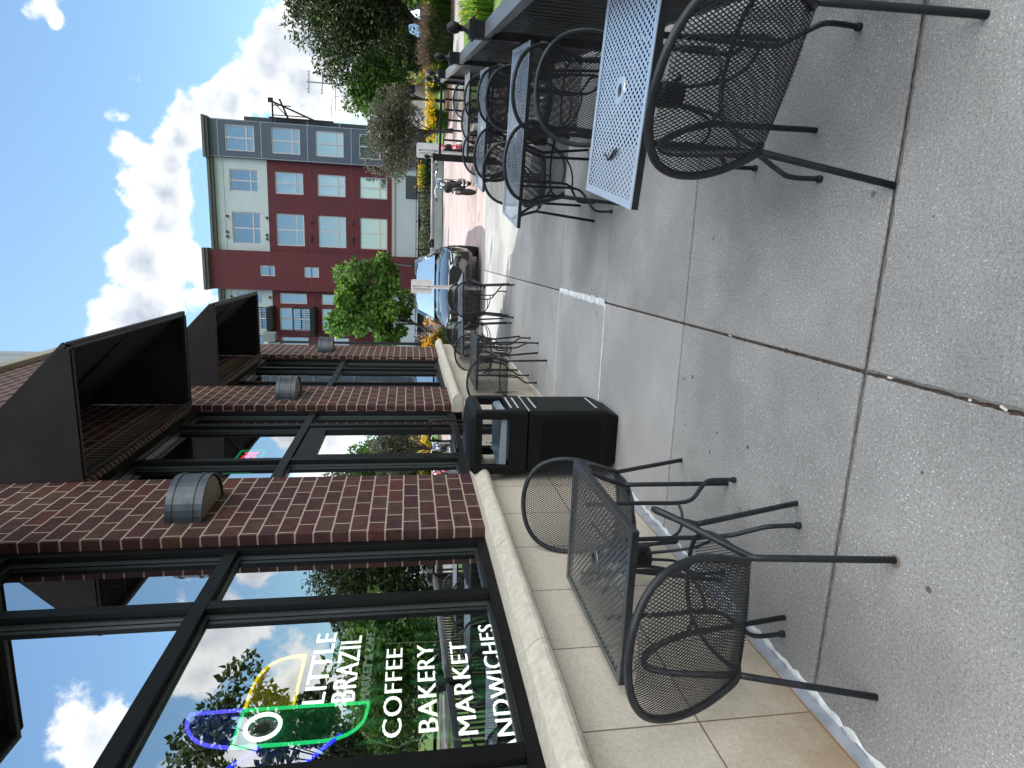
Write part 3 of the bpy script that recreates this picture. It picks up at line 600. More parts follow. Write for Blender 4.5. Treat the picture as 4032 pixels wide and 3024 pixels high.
# things on shelves behind the near window
sh = empty('display_shelf', (-2.35, 2.9, 0), 0, 'dark wire shelf behind the near window glass', 'shelf')
b = MB()
for z in (1.0, 1.28, 1.56): b.box(-.22, .22, -.55, .55, z, z+.015)
b.build('shelf_board', BLACKM, sh)
b = MB()
for sx in (-.21, .21):
    for sy in (-.54, .54): b.box(sx-.012, sx+.012, sy-.012, sy+.012, 0, 1.8)
b.build('post', BLACKM, sh)
gpm = [noisy('green_pack', (.02,.20,.07), (.05,.42,.16), 30, .4, coords='obj'), noisy('pale_pack', (.35,.40,.36), (.02,.20,.08), 22, .4, coords='obj')]
first = None; q = random.Random(3)
for z, rown in ((1.016, 0), (1.296, 1), (1.576, 2)):
    for k in range(8):
        y = 2.44+.13*k; h = .17+.03*q.random()
        lab = ['green drinks bottle on the lowest shelf behind the near window', 'green drinks bottle on the middle shelf behind the near window', 'green drinks bottle on the top shelf behind the near window'][rown]
        if first is None:
            b = MB(); b.lathe([(.028,0),(.03,.01),(.03,.12),(.012,.16),(.012,.185)], (0,0,0), 12); first = tag(b.build('bottle', gpm[0], smooth=True), lab, 'bottle', 'green bottles on the shelf behind the window'); first.location = (-2.20, y, z)
        else:
            c_ = first.copy(); COL.objects.link(c_); c_.location = (-2.20+q.uniform(-.02,.02), y, z); c_['label'] = lab

# ---------------------------------------------------------------- patio chairs and tables
CR = .0124
def make_chair():
    t = empty('patio_chair', (0,0,0), 0, 'x', 'chair', 'black mesh patio chairs')
    for s in (-1, 1):
        J = Vector((s*.205,-.130,.420)); RF = Vector((s*.235,-.25,0))
        b = MB(); b.tube([J+Vector((0,.004,.004)), J+(RF-J)*.05, RF], CR-.001, 10); o = b.build('leg', CHAIRM, t, smooth=True)
        K = Vector((s*.213,.138,.475)); FF = Vector((s*.240,.25,0))
        b = MB(); b.tube([K, K+(FF-K)*.06, FF], CR-.0015, 10); b.build('leg', CHAIRM, t, smooth=True)
        b = MB(); b.tube(smooth_path([J+Vector((0,0,-.012)), (s*.235,-.075,.487), (s*.272,.0,.578), (s*.292,.058,.638), (s*.290,.100,.652), (s*.270,.127,.625), (s*.236,.137,.550), K+Vector((0,0,-.004))], 6), CR-.0008, 10); b.build('armrest', CHAIRM, t, smooth=True)
        b = MB(); b.tube([(s*.205,-.128,.425),(s*.180,-.118,.428)], .008, 8); b.build('weld_tab', CHAIRM, t, smooth=True)
        b = MB(); b.tube([(s*.213,.138,.475),(s*.165,.150,.447)], .007, 8); b.build('weld_tab', CHAIRM, t, smooth=True)
    hoop = [(.190,-.110,.412),(.205,-.150,.440),(.225,-.178,.50),(.247,-.205,.58),(.255,-.228,.66),(.240,-.255,.745),(.195,-.282,.815),(.110,-.302,.862),(0,-.310,.878)]
    path = [(-x,y,z) for x,y,z in hoop] + [(x,y,z) for x,y,z in hoop[::-1][1:]]
    b = MB(); b.tube(smooth_path(path, 4), CR, 12); b.build('back_frame', CHAIRM, t, smooth=True)
    sf = [(.190,-.125,.418),(.205,-.04,.428),(.203,.06,.437),(.180,.140,.444),(.115,.198,.448),(0,.216,.449)]
    path = [(-x,y,z) for x,y,z in sf] + [(x,y,z) for x,y,z in sf[::-1][1:]]
    b = MB(); b.tube(smooth_path(path, 4), .008, 10); b.build('seat_frame', CHAIRM, t, smooth=True)
    # expanded-metal mesh: strands on two curved sheets
    def lerp(tab, s):
        for (a, va), (c, vc) in zip(tab, tab[1:]):
            if s <= c: u = (s-a)/(c-a); return va+(vc-va)*u
        return tab[-1][1]
    bw = [(.40,.178),(.44,.205),(.50,.225),(.58,.247),(.66,.255),(.745,.240),(.815,.195),(.862,.110),(.878,0.0)]
    def backP(x, z):
        w = max(lerp(bw, z), .02); yb = -.11-.20*((z-.40)/.478)**.75; return Vector((x, yb-.035*(1-(x/w)**2)*min(1,(z-.38)/.12), z))
    sw = [(-.14,.185),(-.04,.205),(.06,.203),(.14,.180),(.198,.115),(.216,0)]
    def seatP(x, y):
        w = max(lerp(sw, y), .02); return Vector((x, y, .430+.05*(y+.13)-.022*(1-(x/w)**2)-(.0 if y > -.12 else 0)))
    def lattice(fn, wt, s0, s1, dx, ds, wd, name):
        b = MB(); ni = int(.27/(dx/2)); nj = int((s1-s0)/(ds/2))
        def ok(i, j): s = s0+j*ds/2; return abs(i*dx/2) <= lerp(wt, s)+dx*.6 and s <= s1
        for j in range(nj):
            for i in range(-ni, ni+1):
                if (i+j) % 2: continue
                for di in (-1, 1):
                    if not (ok(i, j) and ok(i+di, j+1)): continue
                    p = fn(i*dx/2, s0+j*ds/2); q_ = fn((i+di)*dx/2, s0+(j+1)*ds/2)
                    e = 1e-3; nn = (fn(i*dx/2+e, s0+j*ds/2)-p).cross(fn(i*dx/2, s0+j*ds/2+e)-p).normalized()
                    d = (q_-p).normalized(); sd = d.cross(nn)*wd/2 + nn*wd*.33*di
                    b.add([p-sd, p+sd, q_+sd, q_-sd], [(0,1,2,3)])
        return b.build(name, MESHM, t, recalc=False)
    lattice(backP, bw, .402, .876,   .0108, .0205, .0030, 'backrest')
    lattice(seatP, sw, -.14, .214,   .0108, .0205, .0030, 'seat')
    return t
chair0 = make_chair()
def make_table(w, d, fx, fy, p=.0245, py=.043, r=.0062, el=1.6, tm=None):
    t = empty('patio_table', (0,0,0), 0, 'x', 'table', 'perforated metal patio tables')
    zt = .74; top = MB(); bw = .028
    nx, ny = int(w/p)+1, int(d/py)+1
    for i in range(-nx, nx+1):
        for j in range(-ny, ny+1):
            if (i+j) % 2: continue
            cx, cy = i*p/2, j*py/2
            if abs(cx) > w/2-bw*.8 or abs(cy) > d/2-bw*.8: continue
            if math.hypot(cx, cy) < .034: continue
            h = p/2; hy_ = py/2; cor = [(cx+h,cy),(cx,cy+hy_),(cx-h,cy),(cx,cy-hy_)]
            vs = [(x,y,zt-.003) for x,y in cor]+[(cx+r*math.cos(math.pi*k/4), cy+r*el*math.sin(math.pi*k/4), zt-.003) for k in range(8)]
            fs = []
            for k in range(4):
                a = 4+2*k; bq = 4+(2*k+1)%8; cq = 4+(2*k+2)%8; n1 = (k+1)%4
                fs += [(k, n1, bq), (k, bq, a), (n1, cq, bq)]
            top.add(vs, fs)
    x0, y0 = w/2, d/2; bi = bw
    for (a, c, e, f) in ((-x0,x0,-y0,-y0+bi),(-x0,x0,y0-bi,y0),(-x0,-x0+bi,-y0+bi,y0-bi),(x0-bi,x0,-y0+bi,y0-bi)): top.box(a, c, e, f, zt-.0035, zt)
    n = 28; ring = []
    for rr, zz in ((.023,zt-.001),(.047,zt-.001),(.049,zt-.004),(.023,zt-.02)): ring += [(rr*math.cos(2*math.pi*k/n), rr*math.sin(2*math.pi*k/n), zz) for k in range(n)]
    top.add(ring, [(q*n+k, q*n+(k+1)%n, ((q+1)%4)*n+(k+1)%n, ((q+1)%4)*n+k) for q in range(4) for k in range(n)])
    top.build('tabletop', tm or TABLEM, t, recalc=False)
    ap = MB(); h = .028
    for (a, c, e, f) in ((-x0,x0,-y0,-y0+.004),(-x0,x0,y0-.004,y0),(-x0,-x0+.004,-y0+.004,y0-.004),(x0-.004,x0,-y0+.004,y0-.004)): ap.box(a, c, e, f, zt-h, zt-.0036)
    ap.build('apron', CHAIRM, t)
    tx, ty = fx*.70, fy*.70
    for sx in (-1, 1):
        for sy in (-1, 1):
            b = MB(); b.tube(smooth_path([(sx*tx,sy*ty,.733),(sx*tx,sy*ty,.50),(sx*tx,sy*ty,.27),(sx*(tx*.4+fx*.6),sy*(ty*.4+fy*.6),.185),(sx*fx,sy*fy,.13),(sx*fx,sy*fy,.012)], 4), .0095, 10)
            lg = b.build('leg', CHAIRM, t, smooth=True)
            b = MB(); b.lathe([(.013,0),(.014,.014),(.0105,.018)], (sx*fx,sy*fy,0), 12); b.build('rubber_foot', RUBBER, lg)
            b = MB(); b.tube(smooth_path([(sx*tx,sy*ty,.31),(sx*tx*.72,sy*ty*.72,.305),(sx*tx*.4,sy*ty*.4,.345),(sx*.036,sy*.036,.46),(sx*.030,sy*.030,.56),(sx*.040,sy*.040,.65),(sx*.11,sy*.10,.725)], 5), .0065, 8); b.build('brace', CHAIRM, t, smooth=True)
    b = MB(); b.lathe([(.042,.50),(.046,.505),(.046,.585),(.042,.59)], (0,0,0), 16); b.lathe([(.05,.58),(.022,.62),(.022,.70),(.05,.72),(.05,.733)], (0,0,0), 16); b.tube([(0.03,-.035,.545),(.06,-.075,.545)], .009, 8); b.build('umbrella_holder', BLACKM, t)
    return t
TABLEM_DARKREFL = noisy('table_coat_dark_reflection', (.12,.135,.15), (.17,.185,.20), 30, .28, .05, 200, spec=.6, metal=.8, coords='obj')  # same coat darkened: the wall's dark reflection is put into the colour
tableD = make_table(.60, .77, .235, .245, .0300, .0300, .0058, 1.0, TABLEM_DARKREFL)
tableS = make_table(.77, .60, .245, .235)
tableL = make_table(1.19, .76, .46, .25)
def heading(fx_, fy_): return -math.atan2(fx_, fy_)
uc = [0, 0, 0, 0]
def place(idx, proto, x, y, rz, label):
    uc[idx] += 1
    if uc[idx] == 1: proto.location = (x, y, 0); proto.rotation_euler = (0, 0, rz); proto['label'] = label; return proto
    return dup(proto, (x, y, 0), rz, label)
RA = heading(.2, .98)
place(3, tableD, -1.215, 2.245, 0, 'small perforated patio table under the neon bird window')
place(3, tableD, -1.24, 7.22, R(1), 'small perforated patio table past the black litter bin by the stone wall')
place(1, tableS, .607, 2.345, RA, 'pale topped small patio table nearest the fence, with a bent clip on it')
place(2, tableL, .846, 4.74, RA, 'long perforated patio table second in the row beside the black fence')
place(2, tableL, 1.295, 7.02, RA, 'long perforated patio table third in the row beside the black fence')
place(2, tableL, 1.93, 9.05, RA, 'long patio table at the far end of the fence row')
place(2, tableL, -.955, 9.22, R(14), 'long perforated patio table nearest the black car, by the far brick corner')
G = Vector((.2, .98, 0)).normalized(); k_ = .933
def by_hoop(hx, hy, dx, dy): f = Vector((dx,dy,0)).normalized(); p = Vector((hx,hy,0))*k_ + f*.31; return p.x, p.y
chairs = [
 (-1.13, 1.775, heading(-.055,.998), 'black mesh chair, back to camera, at the table under the neon bird window'),
 (-1.285, 2.775, heading(.10,-.99), 'black mesh chair between the near left table and the litter bin'),
 (.588, 1.898, heading(.49,.87), 'large black mesh chair turned away in front of the pale topped table with the clip'),
 (.765, 2.95, heading(-.2,-.98), 'black mesh chair on the far side of the pale topped table with the clip'),
 (*by_hoop(1.075,4.30,.2,.98), RA, 'black mesh chair, back to camera, fence end of second table along the fence'),
 (*by_hoop(.62,4.564,.2,.98), RA+R(5), 'black mesh chair, back to camera, aisle end of second table along the fence'),
 (*by_hoop(1.347,5.816,-.2,-.98), RA+math.pi, 'black mesh chair facing the camera fence end of second table along the fence'),
 (*by_hoop(.709,5.899,-.2,-.98), RA+math.pi+R(-6), 'black mesh chair facing the camera aisle end of second table along the fence'),
 (*by_hoop(1.539,6.554,.2,.98), RA, 'black mesh chair, back to camera, fence end of third table along the fence'),
 (*by_hoop(1.032,6.738,.2,.98), RA+R(-4), 'black mesh chair, back to camera, aisle end of third table along the fence'),
 (*by_hoop(1.873,8.181,-.2,-.98), RA+math.pi, 'black mesh chair facing the camera fence end of third table along the fence'),
 (*by_hoop(1.25,8.223,-.2,-.98), RA+math.pi, 'black mesh chair facing the camera aisle end of third table along the fence'),
 (*by_hoop(1.678,8.558,.2,.98), RA, 'black mesh chair, back to camera, at the last table of the fence row'),
 (*by_hoop(2.33,10.333,-.2,-.98), RA+math.pi, 'farthest black mesh chair of the fence row, facing the camera'),
 (-1.355, 6.73, R(0), 'black mesh chair just behind the litter bin, at the table past the litter bin'),
 (-1.33, 7.96, R(178), 'black mesh chair facing the camera at the table past the litter bin'),
 (-.665, 9.02, R(2), 'black mesh chair, back to camera, right end of the long table before the car'),
 (-1.245, 9.14, R(6), 'black mesh chair, back to camera, left end of the long table before the car'),
 (-.70, 9.68, R(184), 'black mesh chair facing the camera, right end of the long table before the car'),
 (-1.27, 9.95, R(186), 'black mesh chair facing the camera, left end of the long table before the car')]
for c in chairs: place(0, chair0, *c)
# bent clip left on the near right table
b = MB(); b.tube(smooth_path([(.40,2.46,.744),(.385,2.425,.745),(.372,2.405,.744),(.40,2.345,.743),(.39,2.32,.744),(.372,2.39,.744)],3), .0035, 6)
tag(b.build('metal_clip', BLACKM, smooth=True), 'small bent black clip lying on the pale small table top', 'clip')

# ---------------------------------------------------------------- litter bin
def rrect(hx, hy, r, n=5):
    out = []
    for cx, cy, a0 in ((hx-r,hy-r,0),(-hx+r,hy-r,90),(-hx+r,-hy+r,180),(hx-r,-hy+r,270)):
        for k in range(n+1): a = R(a0+90*k/n); out.append((cx+r*math.cos(a), cy+r*math.sin(a)))
    return out
def loft(b, secs, capb=True, capt=True):
    n = len(secs[0][0]); vs = []; fs = []
    for poly, z in secs: vs += [(x,y,z) for x,y in poly]
    for i in range(len(secs)-1):
        for k in range(n): fs.append((i*n+k, i*n+(k+1)%n, (i+1)*n+(k+1)%n, (i+1)*n+k))
    if capb: fs.append(tuple(range(n-1,-1,-1)))
    if capt: fs.append(tuple((len(secs)-1)*n+k for k in range(n)))
    b.add(vs, fs)
bin_ = empty('litter_bin', (-1.290, 4.305, 0), 0, 'tall square black plastic litter bin with open hood beside the door', 'litter bin')
hx, hy = .228, .245
b = MB(); loft(b, [(rrect(hx-.045,hy-.045,.02),.0),(rrect(hx-.004,hy-.004,.03),.10),(rrect(hx,hy,.03),.12),(rrect(hx-.002,hy-.002,.03),.652),(rrect(hx-.012,hy-.012,.03),.664)])
b.build('body', PLAST, bin_, smooth=False)
for ya, yb in ((-hy-.006,-hy+.004),(hy-.004,hy+.006)): b = MB(); b.box(-.155,.155,ya,yb,.14,.57); b.build('panel', noisy('bin_panel', (.0015,.002,.002), (.003,.0035,.0035), 20, .45, spec=.15), bin_, bevel=.003)
b = MB()
for za, zb in ((.668,.70),): loft(b, [(rrect(hx-.01,hy-.01,.03),za),(rrect(hx+.003,hy+.003,.03),za+.008),(rrect(hx+.003,hy+.003,.03),.80)], True, False)
b.build('hood_base', PLAST, bin_)
b = MB()
loft(b, [(rrect(hx+.003,hy+.003,.03),.80),(rrect(hx-.03,hy-.03,.03),.80),(rrect(hx-.03,hy-.03,.03),.70)], False, True)
for sx in (-1, 1):
    for sy in (-1, 1):
        loft_p = rrect(.032,.032,.012,3); b2 = [( [(x+sx*(hx-.029), y+sy*(hy-.029)) for x,y in loft_p], z) for z in (.80, 1.0)]; loft(b, b2)
b.build('hood_post', PLAST, bin_)
b = MB(); loft(b, [(rrect(hx-.03,hy-.03,.03),.99),(rrect(hx+.003,hy+.003,.03),.992),(rrect(hx+.006,hy+.006,.035),1.04),(rrect(hx-.015,hy-.015,.05),1.07),(rrect(hx-.09,hy-.09,.07),1.092),(rrect(.04,.04,.02),1.098)])
b.build('lid', PLAST, bin_, smooth=False)
for z in (.725, .775, .60, .150): b = MB(); b.box(hx+.002, hx+.0055, -.155, .155, z, z+.012); b.build('trim_strip', TRIM, bin_)
b = MB(); b.box(hx-.004, hx+.0045, -hy+.02, hy-.02, .661, .667); b.build('trim_strip', TRIM, bin_)
bag = MB(); n = 24; vs = []
q = random.Random(5)
for ring_, (s_, z) in enumerate(((1.0,.815),(.97,.855),(.90,.86),(.84,.80),(.80,.72))):
    pr = rrect((hx-.028)*s_, (hy-.028)*s_, .03, 5)
    for x, y in pr: vs.append((x+q.uniform(-.006,.006), y+q.uniform(-.006,.006), z+q.uniform(-.016,.016)*(1 if ring_ in (1,2) else .3)))
n = 24; bag.add(vs, [(i*n+k, i*n+(k+1)%n, (i+1)*n+(k+1)%n, (i+1)*n+k) for i in range(4) for k in range(n)]+[tuple(4*n+k for k in range(n))])
bag.build('bin_liner', mat('bin_liner', (.20,.25,.29), .25, 0, .8), bin_, smooth=False)
# ---------------------------------------------------------------- fences
def fence_post(b, x, y, rz, h=1.12, s=.11):
    c, sn = math.cos(rz), math.sin(rz)
    def sq(w, z0, z1):
        pts = [(x+c*px-sn*py, y+sn*px+c*py) for px,py in ((-w,-w),(w,-w),(w,w),(-w,w))]; b.prism(pts, 'z', z0, z1)
    w = s/2; sq(w, 0, h-.05); sq(w*1.25, h-.05, h-.03); sq(w*1.05, h-.03, h-.015)
    b.lathe([(w*.8,h-.015),(w*.35,h+.012),(w*.3,h+.03),(w*.45,h+.035),(w*.3,h+.042),(w*.55,h+.055),(w*.68,h+.075),(w*.72,h+.093),(w*.62,h+.115),(w*.35,h+.133),(.004,h+.138)], (x, y, 0), 16)
def fence(name, label, pts, posts, rail_w=.10, gap=.105, h=1.0, picket=.022, group=None, slim=False):
    A, B = Vector(pts[0]), Vector(pts[1]); d = (B-A); Ln = d.length; d.normalize(); rz = math.atan2(d.y, d.x)
    t = empty(name, (A.x, A.y, 0), 0, label, 'fence', group); inv = Matrix.Translation((-A.x,-A.y,0))
    def F(b, n, mt, **k): o = b.build(n, mt, t, **k); o.matrix_parent_inverse = inv; return o
    P0 = [A+d*p for p in posts]
    b = MB(); segs = list(zip(posts, posts[1:]))
    for a, c in segs:
        a_, c_ = A+d*(a+.055), A+d*(c-.055)
        b.bar((a_.x,a_.y,h-.02),(c_.x,c_.y,h-.02), rail_w, .04)
        if not slim: b.bar((a_.x,a_.y,h-.065),(c_.x,c_.y,h-.065), .035, .05)
    F(b, 'top_rail', BLACKM if slim else RAILM, bevel=.004)
    b = MB()
    for a, c in segs:
        a_, c_ = A+d*(a+.05), A+d*(c-.05); b.bar((a_.x,a_.y,.12),(c_.x,c_.y,.12), .03, .035)
    F(b, 'bottom_rail', BLACKM)
    for p in P0:
        b = MB(); fence_post(b, p.x, p.y, rz); F(b, 'post', BLACKM)
    np_ = 0
    for a, c in segs:
        n = int((c-a-.1)/gap)
        b = MB()
        for i in range(n):
            q_ = A+d*(a+.05+(c-a-.1)*(i+.5)/n); w = picket/2
            b.prism([(q_.x+px, q_.y+py) for px,py in ((-w,-w),(w,-w),(w,w),(-w,w))], 'z', .085, h-.085)
            np_ += 1
        F(b, 'picket_panel', BLACKM)
    return t
RAILM = noisy('grey_rail', (.10,.105,.11), (.16,.165,.17), 25, .32, .1, 120, spec=.7)
FA = Vector((.90, 1.62, 0)); FD = Vector((.196, .981, 0)).normalized()
fence('metal_fence', 'long black picket fence with ball topped posts beside the row of tables', (FA, FA+FD*9.75), (.12, 3.06, 5.42, 8.2, 9.72))
cnr = FA+FD*9.72; gd = Vector((-.981, .196, 0))
fence('metal_fence', 'short thin picket fence closing the far end of the patio beside a square black post', (cnr, cnr+gd*1.22), (0.0, 1.22), rail_w=.03, gap=.15, picket=.030, slim=True)

# ---------------------------------------------------------------- cars
def car_mats(body, dark=(.01,.01,.01)):
    return
def make_car(name, label, loc, rz, paint, front_detail=True, suv=False, group=None):
    t = empty(name, loc, rz, label, 'car', group)
    rf = 1.62 if suv else 1.38
    # stations from the nose (y=0) to the tail: y, half width, z of the shoulder, z of the crown, z bottom
    st = [(0.00,.56,.60,.64,.30),(.05,.70,.64,.70,.22),(.16,.80,.68,.745,.19),(.40,.86,.73,.82,.19),(.80,.89,.79,.88,.20),(1.15,.90,.84,.925,.20),(1.6,.905,.88,.94,.20),(2.4,.905,.90,.95,.20),(3.3,.905,.92,.97,.20),(3.9,.89,.93,1.0,.20),(4.35,.84,.90,.99,.24),(4.6,.72,.80,.86,.34)]
    n = 17; vs = []; fs = []
    for (y, w, zs, zc, zb) in st:
        sec = [(-w*.90,zb),(-w*.985,zb+.10),(-w,(zb+zs)/2),(-w*.995,zs-.10),(-w*.97,zs-.02),(-w*.90,zs+.02),(-w*.65,zs+(zc-zs)*.70),(-w*.3,zs+(zc-zs)*.97),(0,zc)]
        sec = sec+[(-x,z) for x,z in sec[::-1][1:]]; vs += [(x,y,z) for x,z in sec]
    for i in range(len(st)-1):
        for k in range(n-1): fs.append((i*n+k, i*n+k+1, (i+1)*n+k+1, (i+1)*n+k))
        fs.append((i*n+n-1, i*n, (i+1)*n, (i+1)*n+n-1))
    fs += [tuple(range(n)), tuple((len(st)-1)*n+k for k in range(n-1,-1,-1))]
    b = MB(); b.add(vs, fs); o = b.build('body', paint, t, smooth=True)
    # greenhouse
    gl = mat('car_glass', (.80,.95,.97), .04, .9, .9)
    y0, y1, y2, y3 = 1.12, 1.95, 3.3, (4.3 if suv else 4.05)
    bot = [(-.74,y0+.10,.93),(0,y0-.02,.945),(.74,y0+.10,.93)]; 
    b = MB(); zt = rf-.06
    b.add([(-.735,y0+.12,.925),(-.40,y0+.02,.935),(0,y0-.01,.94),(.40,y0+.02,.935),(.735,y0+.12,.925),(-.53,y1,zt-.02),(-.28,y1-.05,zt),(0,y1-.06,zt+.005),(.28,y1-.05,zt),(.53,y1,zt-.02)], [(0,1,6,5),(1,2,7,6),(2,3,8,7),(3,4,9,8)]); b.build('windscreen', gl, t, smooth=True, recalc=False)
    b = MB()
    for s in (-1, 1): b.add([(s*.785,y0+.20,.945),(s*.795,y3-.15,.985),(s*.60,y2+.3,zt-.02),(s*.605,y1+.06,zt-.02)], [(0,1,2,3)])
    b.build('side_glass', gl, t)
    b = MB(); b.add([(-.66,y3+.12,.98),(.66,y3+.12,.98),(.5,y2+.35,zt-.01),(-.5,y2+.35,zt-.01)], [(0,1,2,3)]); b.build('rear_glass', gl, t)
    b = MB(); R1 = [(y1-.03,.56,zt+.005),(y1+.2,.60,rf-.01),(y1+.7,.61,rf+.005),(y2,.60,rf-.005),(y2+.38,.54,zt+.01)]
    vs = []; fs = []
    for (y, w, z) in R1: vs += [(-w-.02,y,z-.055),(-w*.8,y,z-.006),(0,y,z+.012),(w*.8,y,z-.006),(w+.02,y,z-.055)]
    for i in range(4):
        for k in range(4): fs.append((i*5+k, i*5+k+1, (i+1)*5+k+1, (i+1)*5+k))
    b.add(vs, fs)
    b.build('roof', paint, t, smooth=True, recalc=False)
    b = MB()
    for s in (-1, 1):
        b.tube([(s*.76,y0+.08,.93),(s*.67,y0+.42,1.11),(s*.575,y1,zt-.015),(s*.60,y1+.2,zt)], .028, 8); b.tube([(s*.80,y3+.1,.97),(s*.60,y2+.34,zt)], .05, 8); b.tube([(s*.80,y1+.75,.95),(s*.625,y1+.7,zt-.01)], .022, 6)
    b.build('pillar', paint, t, smooth=True)
    for s in (-1, 1):
        b = MB(); c = (s*.97, y0+.35, .985)
        b.add([(c[0]-.10,c[1]-.02,c[2]-.055),(c[0]+.10,c[1]-.02,c[2]-.05),(c[0]+.11,c[1]-.02,c[2]+.03),(c[0]+.05,c[1]-.02,c[2]+.075),(c[0]-.09,c[1]-.02,c[2]+.07),(c[0]-.08,c[1]+.10,c[2]-.04),(c[0]+.08,c[1]+.10,c[2]-.04),(c[0]+.09,c[1]+.1,c[2]+.03),(c[0]+.04,c[1]+.1,c[2]+.06),(c[0]-.08,c[1]+.1,c[2]+.055)],
              [(0,4,3,2,1),(5,6,7,8,9),(0,1,6,5),(1,2,7,6),(2,3,8,7),(3,4,9,8),(4,0,5,9)]); b.box(c[0]-s*.18-.03, c[0]-s*.18+.10*(1 if s>0 else -.3)+.03, c[1]+.02, c[1]+.07, c[2]-.05, c[2]-.02)
        b.build('mirror', paint, t, bevel=.01)
        for y in (.88, 3.72):
            b = MB(); vs = []; fs = []; m_ = 28
            for rr, x in ((.20,.90),(.33,.905),(.34,.88),(.34,.70),(.20,.69)): vs += [(s*x, y+rr*math.cos(2*math.pi*k/m_), .34+rr*math.sin(2*math.pi*k/m_)) for k in range(m_)]
            for q_ in range(4): fs += [(q_*m_+k, q_*m_+(k+1)%m_, (q_+1)*m_+(k+1)%m_, (q_+1)*m_+k) for k in range(m_)]
            b.add(vs, fs); wh = b.build('wheel', RUBBER, t)
            b = MB(); 
            for k in range(5): a = 2*math.pi*k/5; b.bar((s*.90,y,.34),(s*.90,y+.20*math.cos(a),.34+.20*math.sin(a)), .05, .04)
            b.build('rim', mat('rim', (.35,.36,.38), .3, .8), wh)
    # nose: recessed dark grille, slim lamps, lower intake, plate holder
    dk = mat('grille_black', (.006,.006,.007), .35)
    b = MB(); b.prism([(-.40,.44),(-.47,.60),(-.36,.675),(.36,.675),(.47,.60),(.40,.44),(.25,.37),(-.25,.37)], 'y', -.045, .06)
    for i in range(5): b.box(-.40,.40,-.050,-.044,.42+.05*i,.428+.05*i)
    b.build('grille', dk, t, bevel=.006)
    b = MB(); b.prism([(-.52,.25),(-.46,.33),(.46,.33),(.52,.25)], 'y', -.03, .08)
    for s in (-1,1): b.prism([(s*.55,.27),(s*.60,.42),(s*.76,.45),(s*.76,.28)], 'y', .02, .14)
    b.build('lower_intake', dk, t)
    b = MB(); b.bar((-.42,-.05,.682),(.42,-.05,.682),.012,.014); b.tube([(-.085,-.055,.60),(-.06,-.058,.64),(0,-.06,.655),(.06,-.058,.64),(.085,-.055,.60),(0,-.06,.575)], .006, 6, True); b.build('badge', mat('chrome', (.7,.7,.72), .12, 1), t)
    for s in (-1, 1):
        b = MB(); b.prism([(s*.49,.60),(s*.47,.665),(s*.74,.70),(s*.79,.69),(s*.78,.63),(s*.62,.60)], 'y', .0, .20); hl = b.build('headlight', mat('headlamp_glass', (.05,.055,.06), .05, 0, 1), t, bevel=.006)
        b = MB(); b.tube([(s*.54,-.012,.635),(s*.62,-.012,.64),(s*.70,-.01,.648),(s*.76,-.004,.665)], .009, 6); b.lathe([(.022,0),(.022,.01)], (s*.70,-.0,.645), 10); b.build('light_strip', mat('lamp_silver', (.75,.75,.7), .2, .6), hl)
    b = MB(); b.box(-.16,.16,-.062,-.052,.30,.40); b.build('plate', mat('plate', (.10,.10,.11), .4), t)
    return t
PAINTB = mat('black_paint', (.006,.006,.007), .12, 0, .6, Coat_Weight=1.0, Coat_Roughness=.02, Coat_IOR=2.3)
PAINTS = mat('silver_paint', (.42,.45,.47), .25, .3, .5, Coat_Weight=1.0)
PAINTW = mat('dark_blue_paint', (.02,.022,.03), .25, 0, .5, Coat_Weight=1.0)
make_car('parked_car', 'black sedan parked nose first at the far edge of the patio', (-.735, 12.92, 0), R(2.5), PAINTB)
make_car('parked_car', 'silver car on the street beyond the golden daylilies', (11.2, 30.0, .05), R(-62), PAINTS, suv=True)
make_car('parked_car', 'dark car half hidden behind the big tree on the street', (12.8, 39.5, .05), R(-20), PAINTW, suv=True)

# ---------------------------------------------------------------- sign posts (seen from the back)
def road_sign(x, y, zt, label, ang=0, w=.27, h=.405):
    t = empty('road_sign', (x, y, 0), R(ang), label, 'sign', 'road signs seen from behind')
    b = MB(); r = .035; poly = [(px, pz+zt-h/2) for px, pz in rrect(w/2, h/2, r, 4)]; b.prism(poly, 'y', .0, .004); b.build('sign_plate', SIGNW, t)
    b = MB(); b.add([], []); 
    for xa in (-.024, .018): b.box(xa, xa+.006, -.030, -.002, 0, zt-.02)
    b.box(-.018, .018, -.008, -.002, 0, zt-.02); b.box(-.034,-.024,-.030,-.026,0,zt-.02); b.box(.024,.034,-.030,-.026,0,zt-.02)
    b.build('post', SIGNW, t)
    b = MB()
    for z in (zt-.06, zt-h+.06): b.lathe([(.010,z-.008),(.010,z+.008)], (0,-.012,0), 8)
    b.build('bolt', BLACKM, t)
road_sign(-.685, 12.28, 1.456, 'blank backed white sign on a post in front of the black car', 2)
road_sign(1.86, 12.42, 1.372, 'blank backed white sign on a post beyond the short thin fence', -6)

